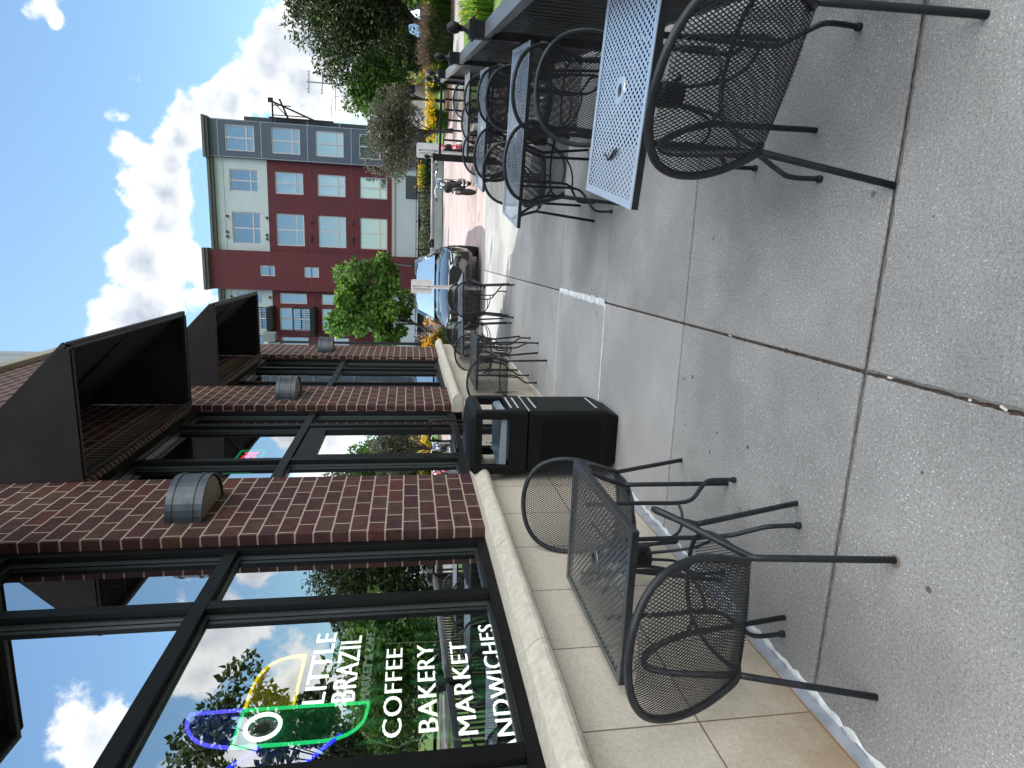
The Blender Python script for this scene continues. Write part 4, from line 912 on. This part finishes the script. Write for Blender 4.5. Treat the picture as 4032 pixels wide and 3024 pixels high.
# ---------------------------------------------------------------- motorcycles
def make_bike(label, loc, rz, tank, bags=True):
    t = empty('motorcycle', loc, rz, label, 'motorcycle')
    ch = mat('chrome', (.7,.7,.72), .12, 1)
    for y, r in ((.78,.31),(-.78,.29)):
        b = MB(); b.tube([(0, y+r*.85*math.cos(a*math.pi/14), r+r*.85*math.sin(a*math.pi/14)) for a in range(28)], r*.18, 8, True); w = b.build('wheel', RUBBER, t, smooth=True)
        b = MB()
        for k in range(8): a = math.pi*k/4; b.tube([(0,y,r),(0,y+r*.7*math.cos(a),r+r*.7*math.sin(a))], .006, 5)
        b.tube([(-.05,y,r),(.05,y,r)], .05, 10); b.build('rim', ch, w)
        b = MB(); b.tube([(0, y+r*1.16*math.cos(R(a)), r+r*1.16*math.sin(R(a))) for a in range(20 if y > 0 else 10, 165, 12)], .055 if y < 0 else .04, 8); b.build('fender', tank, t, smooth=True)
    b = MB()
    for s in (-1, 1): b.tube([(s*.085,.78,.31),(s*.10,.60,.72),(s*.11,.48,1.0)], .022, 8)
    b.build('fork', ch, t, smooth=True)
    b = MB(); b.tube(smooth_path([(0,.42,.80),(0,.30,.86),(0,.10,.84),(0,-.05,.74)],4), [.06,.085,.105,.12,.13,.135,.14,.14,.13,.12,.11,.09,.06], 12); b.build('fuel_tank', tank, t, smooth=True)
    b = MB(); b.tube(smooth_path([(0,.0,.72),(0,-.2,.68),(0,-.45,.72),(0,-.72,.80)],4), [.07,.09,.11,.12,.125,.12,.12,.115,.11,.10,.09,.08,.05], 10); b.build('seat', RUBBER, t, smooth=True)
    b = MB(); b.box(-.13,.13,-.12,.28,.22,.50); b.tube([(0,.18,.45),(0,.26,.72)], .085, 10); b.tube([(0,-.0,.45),(0,-.08,.70)], .085, 10); b.tube([(0,.5,.9),(0,.1,.25),(0,-.4,.25),(0,-.6,.6)], .022, 6); b.build('engine', mat('engine', (.06,.06,.065), .35, .7), t, bevel=.02)
    b = MB()
    for dz in (0,.10): b.tube(smooth_path([(.14,.22,.45),(.17,.28,.30),(.17,.0,.22+dz),(.18,-.5,.24+dz),(.18,-.95,.28+dz)],4), .035, 8)
    b.build('exhaust', ch, t, smooth=True)
    b = MB(); b.tube(smooth_path([(-.38,.22,1.02),(-.22,.38,1.06),(0,.46,1.0),(.22,.38,1.06),(.38,.22,1.02)],5), .014, 8); b.build('handlebar', ch, t, smooth=True)
    for s in (-1, 1):
        b = MB(); b.tube([(s*.38,.22,1.02),(s*.44,.14,1.01)], .022, 8); b.build('grip', RUBBER, t)
        b = MB(); b.tube([(s*.28,.33,1.05),(s*.36,.34,1.18)], .006, 6); b.lathe([(.01,-.03),(.055,-.02),(.06,.0),(.05,.02),(.01,.03)], (s*.38,.34,1.20), 10); b.build('mirror', BLACKM, t)
    b = MB(); b.lathe([(.02,-.09),(.07,-.08),(.09,0),(.092,.05)], (0,0,0), 14); o = b.build('headlight', ch, t, smooth=True); o.rotation_euler = (R(-90),0,0); o.location = (0,.52,.90)
    for s in ((-1, 1) if bags else ()):
        b = MB(); b.box(s*.23-.09, s*.23+.09, -.85, -.42, .42, .70); b.build('saddlebag', RUBBER, t, bevel=.04)
    b = MB(); b.lathe([(.03,-.01),(.04,.02)], (0,-1.08,.55), 8); b.build('tail_light', mat('tail_light', (.3,.01,.01), .3), t)
    return t
RED = mat('red_paint', (.42,.015,.03), .15, 0, .6, Coat_Weight=1.0); BLK = PAINTB
make_bike('black and chrome motorcycle parked left of the square black fence post', (1.52, 15.3, 0), R(-14), BLK, False).scale = (.84,.84,.84)
make_bike('red motorcycle parked behind the square black fence post', (2.38, 15.5, 0), R(-4), RED, False).scale = (.84,.84,.84)

# ---------------------------------------------------------------- far side: planter wall, railing, apartment block
pw = empty('planter_wall', (0, 29.5, 0), 0, 'long low pale concrete planter wall below the apartments', 'wall')
b = MB(); b.box(-16, 4.2, 29.5, 30.2, 0, .42, 0); o = b.build('wall', LIGHTC, pw); o.matrix_parent_inverse = Matrix.Translation((0,-29.5,0))
b = MB(); 
for i in range(12): b.box(-16+1.7*i+.006, -16+1.7*(i+1)-.006, 29.44, 30.24, .422, .50)
o = b.build('cap', LIGHTC, pw, bevel=.01); o.matrix_parent_inverse = Matrix.Translation((0,-29.5,0))
b = MB(); b.box(-16, 4.1, 30.2, 43.9, 0, .40); tag(b.build('planting_bed', MULCH), kind='structure')
rl = empty('railing', (0, 31, .4), 0, 'thin black railing along the hedge below the apartments', 'railing'); inv = Matrix.Translation((0,-31,-.4))
b = MB()
for z in (.52, 1.17): b.bar((-16,31,z),(4.3,31,z), .03, .03)
for i in range(16): b.bar((-15.9+1.33*i,31,.38),(-15.9+1.33*i,31,1.2), .045, .045)
o = b.build('rail', BLACKM, rl); o.matrix_parent_inverse = inv
for xa, xb in ((-16,-4.6),(2.9,4.2)):
    b = MB(); x = xa
    while x < xb: b.box(x, x+.012, 30.994, 31.006, .52, 1.16); x += .135
    o = b.build('picket_panel', BLACKM, rl); o.matrix_parent_inverse = inv

ap = empty('apartment_building', (0, 44, 0), 0, 'four storey apartment block in dark red, white and slate blue panels', 'building')
def Q(b, n, mt, par=None, **k):
    o = b.build(n, mt, par or ap, **k)
    if par is None: o.matrix_parent_inverse = Matrix.Translation((0,-44,0))
    return o
REDW = noisy('red_panel', (.085,.012,.017), (.098,.015,.020), .5, .75); WHW = noisy('white_panel', (.42,.47,.48), (.48,.53,.54), .6, .8); BLW = noisy('slate_panel', (.060,.078,.110), (.075,.093,.128), .6, .7)
CORN = mat('cornice', (.085,.085,.085), .6); WFR = mat('window_frame', (.50,.46,.47), .5); JL = mat('panel_joint', (.22,.035,.045), .7); JB = mat('panel_joint_grey', (.26,.29,.33), .7)
Z0 = .9
def front(x0, x1, y, z0, z1, holes, mt, name='wall', depth=.3):
    """front wall panel with real openings"""
    xs_ = sorted({x0, x1, *[h[0] for h in holes], *[h[1] for h in holes]}); zs_ = sorted({z0, z1, *[h[2] for h in holes], *[h[3] for h in holes]}); b = MB()
    for i in range(len(xs_)-1):
        for k in range(len(zs_)-1):
            cx, cz = (xs_[i]+xs_[i+1])/2, (zs_[k]+zs_[k+1])/2
            if any(h[0] < cx < h[1] and h[2] < cz < h[3] for h in holes): continue
            b.add([(xs_[i],y,zs_[k]),(xs_[i+1],y,zs_[k]),(xs_[i+1],y,zs_[k+1]),(xs_[i],y,zs_[k+1])], [(0,1,2,3)])
    for (a, c, e, f) in holes: b.add([(a,y,e),(c,y,e),(c,y,f),(a,y,f),(a,y+depth,e),(c,y+depth,e),(c,y+depth,f),(a,y+depth,f)], [(0,1,5,4),(1,2,6,5),(2,3,7,6),(3,0,4,7)])
    return Q(b, name, mt, recalc=False)
CURT = [noisy('curtain_white', (.50,.54,.54), (.70,.74,.74), 3, .9, .3, 6), noisy('blind_blue', (.12,.17,.25), (.20,.26,.36), .4, .6), noisy('curtain_cream', (.42,.36,.28), (.62,.55,.46), 2.5, .9, .5, 5), noisy('room_dark', (.03,.045,.075), (.06,.08,.12), .7, .6)]
def win(x0, x1, z0, z1, y, kind=0, split=.72, vm=True, frame=None, kind2=None):
    f = MB(); w = .075; ya, yb = y+.06, y+.14
    f.box(x0,x1,ya,yb,z0,z0+w); f.box(x0,x1,ya,yb,z1-w,z1); f.box(x0,x0+w,ya,yb,z0+w,z1-w); f.box(x1-w,x1,ya,yb,z0+w,z1-w)
    zs = z1-(z1-z0)*split; xc = (x0+x1)/2
    if vm: f.box(xc-.04,xc+.04,ya+.003,yb,z0+w,z1-w)
    if split < 1: f.box(x0+w,x1-w,ya+.006,yb,zs-.04,zs+.04)
    fr = Q(f, 'window', frame or WFR)
    p = MB(); p.add([(x0+w,y+.12,z0+w),(x1-w,y+.12,z0+w),(x1-w,y+.12,z1-w),(x0+w,y+.12,z1-w)], [(0,1,2,3)]); p.build('pane', APTGLASS, fr)
    c = MB(); zb = zs if (split < 1 and kind in (0, 2)) else z0; 
    if kind2 is None: c.add([(x0,y+.22,z0),(x1,y+.22,z0),(x1,y+.22,z1),(x0,y+.22,z1)], [(0,1,2,3)])
    else:
        c.add([(x0,y+.22,z0),(xc,y+.22,z0),(xc,y+.22,z1),(x0,y+.22,z1)], [(0,1,2,3)], 0); c.add([(xc,y+.22,z0),(x1,y+.22,z0),(x1,y+.22,z1),(xc,y+.22,z1)], [(0,1,2,3)], 1)
    c.build('curtain', [CURT[kind], CURT[kind if kind2 is None else kind2]], fr)
colA = [(3.28,4.66)]; zf = [(2.97,4.77),(5.70,7.50),(8.40,10.17)]
hA = [(3.28,4.66,a,b_) for a,b_ in zf]; hB = [(-.04,2.02,a,b_) for a,b_ in zf]
front(-.46, 5.33, 44, 2.65, 10.64, hA+hB, REDW)
hT = [(3.28,4.66,11.20,12.96),(-.04,2.0,11.14,12.93)]
front(-.46, 5.33, 43.99, 10.64, 13.85, hT, WHW)
hBl = [(5.75,7.34,2.95,4.80),(5.75,7.34,5.76,7.53),(5.75,7.34,8.49,10.26),(5.75,7.34,11.29,13.07)]
front(5.33, 7.62, 43.75, .9, 13.97, hBl, BLW)
hS = [(-2.07,-1.38,10.31,11.24),(-2.07,-1.38,7.48,8.44)]
front(-3.0, -.46, 43.6, .9, 14.35, hS, REDW)
hC = [(-3.9,-3.2,8.36,10.13),(-5.72,-4.18,7.95,10.17),(-6.75,-6.2,8.33,10.1),(-3.9,-3.2,5.6,7.4),(-5.72,-4.18,5.2,7.4),(-6.75,-6.2,5.6,7.4),(-10.5,-8.5,5.6,7.4),(-10.5,-8.5,8.3,10.1),(-10.5,-8.5,2.9,4.7),(-5.72,-4.18,2.75,4.7)]
front(-16, -3.0, 44, 2.65, 10.60, hC, REDW)
hD = [(-3.94,-3.23,11.2,12.89),(-5.7,-4.2,10.9,12.89),(-6.8,-6.1,11.2,12.89)]
front(-16, -3.0, 43.99, 10.60, 13.6, hD, WHW)
b = MB(); b.box(5.33,5.331,43.75,44,.9,13.97); b.box(-.461,-.46,43.6,44,.9,14.3); b.box(-3.0,-2.999,43.6,44,.9,14.3); Q(b, 'return_wall', REDW)
b = MB(); b.box(-16, 5.33, 44.35, 60, .4, 13.2); b.box(5.34, 7.6, 44.1, 60, .4, 13.9); Q(b, 'block_core', mat('core', (.05,.05,.06), .8))
b = MB(); b.box(7.60, 8.12, 45.2, 60, .4, 12.2); Q(b, 'recessed_wall', noisy('slate_dark', (.035,.045,.065), (.05,.06,.08), .6, .7))
b = MB()
for i in range(5): b.box(7.60, 8.14, 45.17, 45.2, 2.0+2.05*i, 2.08+2.05*i)
Q(b, 'panel_joint', JB)
b = MB(); b.box(-.46, 5.33, 43.93, 44.02, .9, 2.45); b.box(-16, -3.0, 43.93, 44.02, .9, 2.45)
Q(b, 'base_wall', WHW)
b = MB(); b.box(-.5, 5.33, 43.86, 44.04, 2.452, 2.66); b.box(-16, -2.99, 43.86, 44.04, 2.452, 2.66); Q(b, 'base_band', mat('band', (.40,.37,.34), .7))
b = MB()
for x0, x1, y, z in ((-.46,5.33,43.7,13.86),(5.25,7.7,43.45,13.98),(-3.05,-.4,43.3,14.36),(-16,-3.0,43.7,13.61)):
    b.box(x0, x1, y, 44.6, z, z+.16); b.box(x0-.03, x1+.03, y-.12, 44.6, z+.162, z+.32)
Q(b, 'cornice', CORN)
b = MB()
for z in (5.25, 7.95): b.box(-.455, 5.325, 43.985, 43.999, z, z+.03)
for z in (5.25, 7.95, 10.64, 13.3): b.box(-2.99, -.47, 43.585, 43.599, z, z+.03)
for z in (5.25, 7.95): b.box(-15.9, -3.01, 43.985, 43.999, z, z+.03)
Q(b, 'panel_joint', JL)
b = MB()
for z in (5.25, 8.0, 10.85, 13.45): b.box(5.34, 7.61, 43.735, 43.749, z, z+.05)
for x in (5.35, 7.56): b.box(x, x+.04, 43.732, 43.748, 1.0, 13.9)
for x0, x1, z in ((-.45,5.32,13.3),(-15.9,-3.02,13.2)): b.box(x0, x1, 43.975, 43.989, z, z+.03)
Q(b, 'panel_joint', JB)
for (h, yy, ks) in ((hA, 44, (0,0,0)), (hB, 44, (0,2,1)), (hT, 43.99, (3,3)), (hBl, 43.75, (0,0,3,0)), (hS, 43.6, (1,1)), (hC, 44, (1,1,1,3,3,1,0,1,3,3)), (hD, 43.99, (3,3,3))):
    for (a, c, e, f), kd in zip(h, ks):
        w_ = c-a; k2 = None
        if h is hB and kd == 2: k2 = 2
        if h is hT and a < 1: k2 = None
        win(a, c, e, f, yy, kd, .73 if w_ > .8 else 1.0, w_ > 1.0, WFR, k2)
for x, z in ((.4,13.25),(.7,13.25),(1.7,13.2),(.35,10.78),(.6,10.78),(1.7,10.74),(.4,8.0),(.65,8.0),(1.6,7.98),(.4,5.3),(.65,5.3),(1.6,5.3),(-3.5,13.2),(-3.5,10.75)): b = MB(); b.box(x-.07, x+.07, 43.86, 43.975, z-.07, z+.07); Q(b, 'vent', mat('vent', (.03,.03,.035), .6))
for (x0, x1, zb, zt_) in ((-5.95,-4.05,7.70,9.05),(-5.95,-4.05,10.45,11.75),(-5.95,-4.05,4.95,6.3)):
    b = MB(); b.box(x0, x1, 42.5, 43.95, zb, zb+.28); bal = Q(b, 'balcony', BLACKM)
    b = MB(); b.bar((x0,42.53,zt_),(x1,42.53,zt_),.06,.08)
    for i in range(13): x = x0+.03+(x1-x0-.06)*i/12; b.box(x-.012,x+.012,42.52,42.54,zb+.28,zt_)
    for s_ in (x0+.02, x1-.02): b.bar((s_,42.53,zt_),(s_,43.95,zt_),.05,.06); b.box(s_-.03,s_+.03,42.5,42.56,zb+.28,zt_)
    b.build('railing', BLACKM, bal)
b = MB(); b.bar((7.7,45.0,9.2),(9.3,45.0,9.9),.12,.12); b.bar((7.7,45.0,8.9),(9.2,45.0,10.4),.07,.07); b.bar((7.7,45,10.35),(9.3,45,10.35),.10,.10); b.bar((7.7,45,6.6),(9.1,45,10.3),.10,.10); b.bar((8.9,45,9.2),(8.9,45,10.3),.06,.06); b.bar((8.3,45,8.2),(8.3,45,10.3),.06,.06)
b.bar((8.13,45,6.5),(8.13,45,10.6),.08,.08); b.bar((9.2,45,10.3),(9.2,45,10.62),.3,.05)
Q(b, 'roof_bracket', BLACKM)
b = MB(); b.box(3.4, 4.9, 43.90, 43.93, .95, 1.75); 
for i in range(8): b.box(3.45+.18*i, 3.52+.18*i, 43.88, 43.90, 1.0, 1.7)
Q(b, 'grille', mat('dark_grille', (.06,.07,.08), .5))
# entrance steps with railings
stp = empty('entrance_steps', (-1.7, 36, .4), 0, 'grey entrance steps with black handrails under the red tower', 'steps'); inv = Matrix.Translation((1.7,-36,-.4))
b = MB()
for i in range(6): b.box(-2.6, -.8, 33.4+.45*i, 36.5, .4+.13*i, .4+.13*(i+1)-.003)
o = b.build('step', noisy('step_grey', (.20,.21,.22), (.28,.29,.30), 2, .8), stp); o.matrix_parent_inverse = inv
for x in (-2.6, -.8):
    b = MB(); b.tube([(x,33.3,.4),(x,33.3,1.35),(x,36.0,2.2),(x,36.8,2.2),(x,36.8,1.2)], .035, 8); b.tube([(x,33.3,.95),(x,36.0,1.75)], .025, 8); o = b.build('handrail', BLACKM, stp); o.matrix_parent_inverse = inv
b = MB(); b.box(-4.35, -3.95, 43.90, 43.925, 1.55, 2.05); nb = tag(b.build('notice_board', mat('notice', (.62,.68,.78), .5)), 'small pale blue notice on the white base wall right of the lamp post', 'notice')
b = MB()
for i in range(4): b.box(-4.28, -4.02, 43.896, 43.899, 1.66+.09*i, 1.69+.09*i)
b.build('notice_text', mat('notice_ink', (.12,.16,.28), .6), nb)

# ---------------------------------------------------------------- lamp post, utility pole
lp = empty('street_lamp', (-4.33, 29.2, 0), 0, 'tall black street lamp with two boxy heads beyond the brick corner', 'street lamp')
b = MB(); b.tube([(0,0,0),(0,0,.5),(0,0,7.6)], [.10,.075,.055], 10); b.build('pole', BLACKM, lp)
for s, zz in ((-1,7.35),(1,7.55)):
    b = MB(); b.bar((0,0,zz),(s*.3,-.15,zz),.07,.07); b.build('arm', BLACKM, lp)
    b = MB(); b.prism([(s*.22-.18,-.35),(s*.22+.22,-.35),(s*.22+.22,.15),(s*.22-.18,.15)], 'z', zz-.12, zz+.42); hd = b.build('lamp_head', noisy('lamp_grey', (.13,.15,.15), (.18,.20,.20), 3, .5), lp, bevel=.02)
up = empty('utility_pole', (27.5, 118, 0), R(12), 'thin wooden utility pole with three crossarms against the clouds above the trees', 'utility pole')
b = MB(); b.tube([(0,0,0),(0,0,19)], [.20,.12], 8); b.build('pole', mat('grey_wood', (.26,.24,.27), .9), up)
for z in (18.6, 16.4):
    b = MB(); b.bar((-1.9,0,z),(1.9,0,z),.14,.16)
    for x in (-1.8,-1.2,1.2,1.8): b.tube([(x,0,z),(x,0,z+.35)], .05, 6)
    b.build('crossarm', mat('grey_wood'), up)
b = MB(); b.tube([(-6,0,14.9),(-3.2,-2,14.5),(-3.0,-2,13.4)], .05, 6); b.tube([(0,0,14.2),(-4.5,0,14.2),(-4.5,0,13.2)], .06, 6); b.build('bracket', mat('grey_wood'), up)

# ---------------------------------------------------------------- trees, shrubs, flowers
def leaves(b, c, rad, n, ls, q, squash=1.0, elong=1.9, droop=0.0):
    for _ in range(n):
        while True:
            v = Vector((q.uniform(-1,1), q.uniform(-1,1), q.uniform(-1,1)))
            if .02 < v.length < 1: break
        v = v.normalized()*(v.length**.45)
        p = Vector(c)+Vector((v.x*rad[0], v.y*rad[1], v.z*rad[2]))
        d = Vector((q.gauss(0,1), q.gauss(0,1), q.gauss(0,.7)-droop)).normalized(); u = d.orthogonal().normalized(); u.rotate(__import__('mathutils').Quaternion(d, q.uniform(0,6.28)))
        s = ls*q.uniform(.6,1.3); w = s/elong; nn = d.cross(u)*s*.12
        b.add([p, p+d*s*.5+u*w*.5+nn, p+d*s, p+d*s*.5-u*w*.5+nn], [(0,1,2,3)])
def tree(name, label, base, height, cc, rad, nclump, nleaf, ls, lm, seed, trunk_r=.10, group=None, cat='tree', elong=1.9, droop=0, clump=.34, lean=(0,0), stems=1):
    q = random.Random(seed); bx, by, bz = base
    t = empty(name, base, 0, label, cat, group); inv = Matrix.Translation((-bx,-by,-bz))
    cl = []
    for _ in range(nclump):
        while True:
            v = Vector((q.uniform(-1,1), q.uniform(-1,1), q.uniform(-1,1)))
            if v.length < 1: break
        v = v*(.55+.45*v.length); cl.append((Vector(cc)+Vector((v.x*rad[0], v.y*rad[1], v.z*rad[2])), clump*q.uniform(.65,1.35)))
    tb = MB()
    for s_ in range(stems):
        off = Vector((q.uniform(-.25,.25), q.uniform(-.25,.25), 0))*(stems > 1)
        B0 = Vector(base); top = Vector(cc)+off*2; mid = B0+(top-B0)*.5+Vector((q.uniform(-.1,.1),q.uniform(-.1,.1),0))
        pth = smooth_path([B0+off*.3, B0+(mid-B0)*.5, mid, top], 4); n = len(pth); tb.tube(pth, [trunk_r*(1-.75*i/(n-1)) for i in range(n)], 9)
        for c, r_ in cl[s_::stems][:26]:
            i = q.randrange(n//3, n-1); p = pth[i]; m_ = (p+c)/2+Vector((0,0,.12*(c-p).length)); pp = smooth_path([p, m_, c], 3); k = len(pp)
            tb.tube(pp, [trunk_r*.32*(1-.8*j/(k-1)) for j in range(k)], 6)
    o = tb.build('trunk', BARK, t, smooth=True, recalc=False); o.matrix_parent_inverse = inv
    lb = MB(); per = nleaf//nclump; mr = max(rad)
    for c, r_ in cl: leaves(lb, c, (mr*r_, mr*r_, mr*r_*.8), per, ls, q, elong=elong, droop=droop)
    o = lb.build('crown', lm, t, recalc=False); o.matrix_parent_inverse = inv
    return t
LDK = leaf_mat('leaves_dark', [(.012,.026,.007),(.024,.048,.012),(.050,.080,.020),(.095,.125,.035)], .25, .9)
LGR = leaf_mat('leaves_green', [(.030,.070,.012),(.055,.13,.020),(.09,.19,.03),(.16,.27,.05)], .42, 1.2)
LMP = leaf_mat('leaves_maple', [(.035,.085,.015),(.07,.16,.025),(.12,.25,.04),(.20,.34,.06)], .45, .7)
LGY = leaf_mat('leaves_grey', [(.050,.055,.035),(.085,.095,.06),(.12,.12,.085),(.16,.14,.11)], .25, 2)
LBR = leaf_mat('leaves_bright', [(.08,.16,.02),(.14,.26,.03),(.22,.36,.06),(.30,.42,.08)], .45, .8)
tree('broadleaf_tree', 'large dark leafed tree behind the yellow flower beds', (8.6,27.9,0), 6, (10.35,27.9,4.0), (3.6,2.4,2.35), 95, 26000, .21, LDK, 21, .17, clump=.26, elong=2.6)
tree('broadleaf_tree', 'lower green tree between the grey bush and the large dark tree', (6.3,28.4,0), 4, (6.3,28.2,2.9), (1.3,1.2,1.15), 34, 7500, .18, LGR, 22, .08, clump=.36)
tree('olive_tree', 'grey leafed bushy little tree in front of the slate blue block', (4.2,23.2,0), 3, (4.0,23.2,2.15), (1.35,1.0,.92), 40, 12500, .115, LGY, 23, .09, clump=.34, elong=2.4)
tree('maple_tree', 'bright green young tree with thin trunk in front of the red tower', (-3.95,31.6,.4), 5, (-2.65,31.4,3.45), (2.2,1.3,2.15), 50, 14000, .20, LMP, 29, .07, clump=.20, elong=1.35, stems=3)
# trees across the street: seen only in the shop windows
tree('broadleaf_tree', 'sparse open crowned tree across the walk, reflected in the neon bird window', (9.6,13.2,0), 8, (9.6,14.0,4.9), (2.3,2.8,2.3), 36, 7800, .22, LDK, 31, .10, clump=.20, elong=1.6)
for i, (x, y, h, lab) in enumerate(((12.3,20.5,4.2,'low dense dark tree across the walk nearest the lawn edge'),(13.2,25.5,4.6,'second low dark tree by the start of the street'),(16,34,5,'round dark tree across the street nearest the far houses'),(19,24,5.5,'wide dark tree across the street opposite the shop'),(22,14,6,'tall dark tree across the street nearest the camera'),(14,46,6,'dark tree at the end of the street'))):
    tree('street_tree', lab, (x,y,0), h, (x,y,h*.52), (2.8,2.8,h*.42), 34, 6500, .30, LDK if i % 2 else LGR, 40+i, .16, 'dark trees across the street', clump=.33)
# distant wood and bright verge trees
def hedge(name, label, x0, x1, y0, y1, z0, z1, n, ls, lm, seed, cat='hedge', kind=None):
    q = random.Random(seed); b = MB()
    for _ in range(n):
        x, y = q.uniform(x0,x1), q.uniform(y0,y1); top = z0+(z1-z0)*(.72+.28*mnoise.noise(Vector((x*.9,y*.9,seed))))
        p = Vector((x, y, z0+(top-z0)*q.random()**.6)); d = Vector((q.gauss(0,1), q.gauss(0,1), q.gauss(.3,1))).normalized(); u = d.orthogonal().normalized(); s = ls*q.uniform(.6,1.3)
        b.add([p, p+d*s*.5+u*s*.28, p+d*s, p+d*s*.5-u*s*.28], [(0,1,2,3)])
    return tag(b.build(name, lm, recalc=False), label, cat, kind=kind)
hedge('hedge', 'clipped dark hedge behind the black railing', -2.5, 4.0, 31.3, 33.0, .4, 1.15, 9000, .10, LDK, 51)
hedge('hedge', 'grey green hedge below the apartment left of the steps', -9, -4.3, 31.3, 33.0, .4, 1.3, 4500, .11, LGY, 52)
hedge('distant_wood', 'far off line of trees beyond the street', -10, 90, 95, 120, 0, 7, 16000, .9, LDK, 53, 'wood', 'stuff')
hedge('bright_bushes', 'sunlit bright green bushes far right beyond the lawn', 14, 30, 52, 58, 0, 5, 9000, .45, LBR, 54, 'bush')
def clump(name, label, c, r, h, n, bm, cat, fm=None, nf=0, fs=.03, seed=1, spread=.5, group=None, bw=.012, plume=None):
    q = random.Random(seed); t = empty(name, c, 0, label, cat, group); b = MB(); tips = []
    for _ in range(n):
        a = q.uniform(0,6.283); rr = r*q.random()**.5*.55; p = Vector((rr*math.cos(a), rr*math.sin(a), 0)); a2 = a+q.uniform(-.7,.7); sp = q.uniform(.2,1)*spread*h; hh = h*q.uniform(.55,1.05)
        m_ = p+Vector((math.cos(a2)*sp*.45, math.sin(a2)*sp*.45, hh*.62)); e = p+Vector((math.cos(a2)*sp*1.2, math.sin(a2)*sp*1.2, hh*q.uniform(.75,1))); s = Vector((-math.sin(a2), math.cos(a2), 0))*bw*q.uniform(.7,1.4)
        b.add([p-s*.6, p+s*.6, m_+s, m_-s, e], [(0,1,2,3),(3,2,4)]); tips.append(e)
    b.build('foliage', bm, t, recalc=False)
    if nf:
        f = MB(); ind = nf <= 30
        for _ in range(nf):
            e = q.choice(tips)+Vector((q.uniform(-.05,.05), q.uniform(-.05,.05), q.uniform(-.02,.08)*h))
            k = 5; R0 = Matrix.Rotation(q.uniform(0,6.28), 3, 'Z') @ Matrix.Rotation(q.uniform(-1.1,1.1), 3, 'X'); vs = [e-R0 @ Vector((0,0,fs*.35))]
            for i in range(2*k): rr = fs*(1 if i % 2 == 0 else .45)*q.uniform(.8,1.15); vs.append(e+R0 @ Vector((rr*math.cos(math.pi*i/k), rr*math.sin(math.pi*i/k), fs*.2)))
            f.add(vs, [(0, i+1, (i+1) % (2*k)+1) for i in range(2*k)])
            if ind: f.build('flower', fm, t, recalc=False); f = MB()
        if not ind: tag(f.build('flowers', fm, t, recalc=False), kind='stuff')
    if plume:
        f = MB()
        for _ in range(plume[1]):
            e = q.choice(tips)
            for j in range(3):
                p = e+Vector((q.uniform(-.02,.02), q.uniform(-.02,.02), .03+j*.05)); s = Vector((q.gauss(0,1), q.gauss(0,1), 1.2)).normalized()*.12; u = s.orthogonal()  .normalized()*.013; f.add([p-u, p+u, p+s], [(0,1,2)])
        f.build('plumes', plume[0], t, recalc=False)
    return t
YEL = leaf_mat('yellow_petals', [(.70,.42,.0),(.85,.60,.01),(.9,.72,.03)], .35, 3); ORG = leaf_mat('gold_petals', [(.75,.30,.0),(.85,.45,.01)], .35, 3); PLM = leaf_mat('red_plumes', [(.10,.06,.04),(.15,.10,.065)], .4, 2)
clump('lily_clump', 'yellow lily clump just beyond the near stretch of the fence', (4.55,12.7,0), .75, .62, 1100, LBR, 'flowers', YEL, 28, .045, 61, bw=.012)
clump('lily_clump', 'yellow lily clump beside the rail of the nearest fence stretch', (5.1,13.9,0), .75, .60, 1000, LBR, 'flowers', YEL, 24, .045, 60, bw=.012)
clump('lily_clump', 'golden daylilies with green leaves behind the concrete walk', (8.9,26.0,0), .8, 1.0, 900, LGR, 'flowers', ORG, 90, .05, 62)
clump('lily_clump', 'golden daylilies nearest the silver car on the street', (9.7,27.0,0), .8, 1.0, 900, LGR, 'flowers', ORG, 110, .055, 63)
clump('ornamental_grass', 'tall grass clump with reddish plumes behind the nearest fence post', (7.45,24.4,0), 1.0, 1.2, 3000, LDK, 'grass', None, 0, 0, 64, .45, None, .010, (PLM, 800))
clump('lily_clump', 'yellow flowered clump behind the second fence post', (6.85,25.2,0), .7, .85, 700, LGR, 'flowers', YEL, 60, .045, 65)
clump('lily_clump', 'bright yellow flower clump behind the third fence post', (6.95,27.6,0), .75, 1.0, 700, LGR, 'flowers', YEL, 230, .065, 66)
clump('flower_bush', 'mass of bright yellow flowers behind the thin picket fence', (5.15,26.5,0), .6, .95, 800, LGR, 'flowers', YEL, 420, .06, 67)
clump('flower_bush', 'yellow flowers behind the black railing right of the sign', (3.55,31.6,.4), .7, .75, 600, LGR, 'flowers', YEL, 160, .05, 68)
clump('flower_bush', 'orange flowered bush between the black car and the brick corner', (-2.75,18.2,0), .55, 1.05, 1300, LDK, 'flowers', ORG, 260, .05, 69)
clump('bush', 'low green bush behind the black car roof', (-2.2,17.6,0), .5, .7, 900, LDK, 'bush', None, 0, 0, 70)
# background houses beyond the lawn
def house(label, x, y, w, d, h, wm, rm):
    t = empty('house', (x, y, 0), R(8), label, 'house'); b = MB(); b.box(-w/2,w/2,-d/2,d/2,0,h); b.build('wall', wm, t)
    b = MB(); b.prism([(-w/2-.4,h+.002),(w/2+.4,h+.002),(0,h+w*.22)], 'y', -d/2-.4, d/2+.4); b.build('roof', rm, t)
    for i in range(3):
        xx = -w/2+w*(i+.5)/3; b = MB(); b.box(xx-.5, xx+.5, -d/2-.05, -d/2-.002, 1.0, 2.2); b.build('window', mat('far_window', (.05,.06,.08), .2), t)
house('low orange brick house far beyond the lawn', 24, 66, 14, 8, 3.0, noisy('orange_brick', (.45,.20,.10), (.55,.28,.15), 2, .8), mat('far_roof', (.12,.11,.11), .8))
house('white house far beyond the lawn left of the orange one', 13.5, 72, 7, 7, 3.2, mat('white_wall', (.7,.7,.68), .7), mat('far_roof2', (.18,.15,.14), .8))
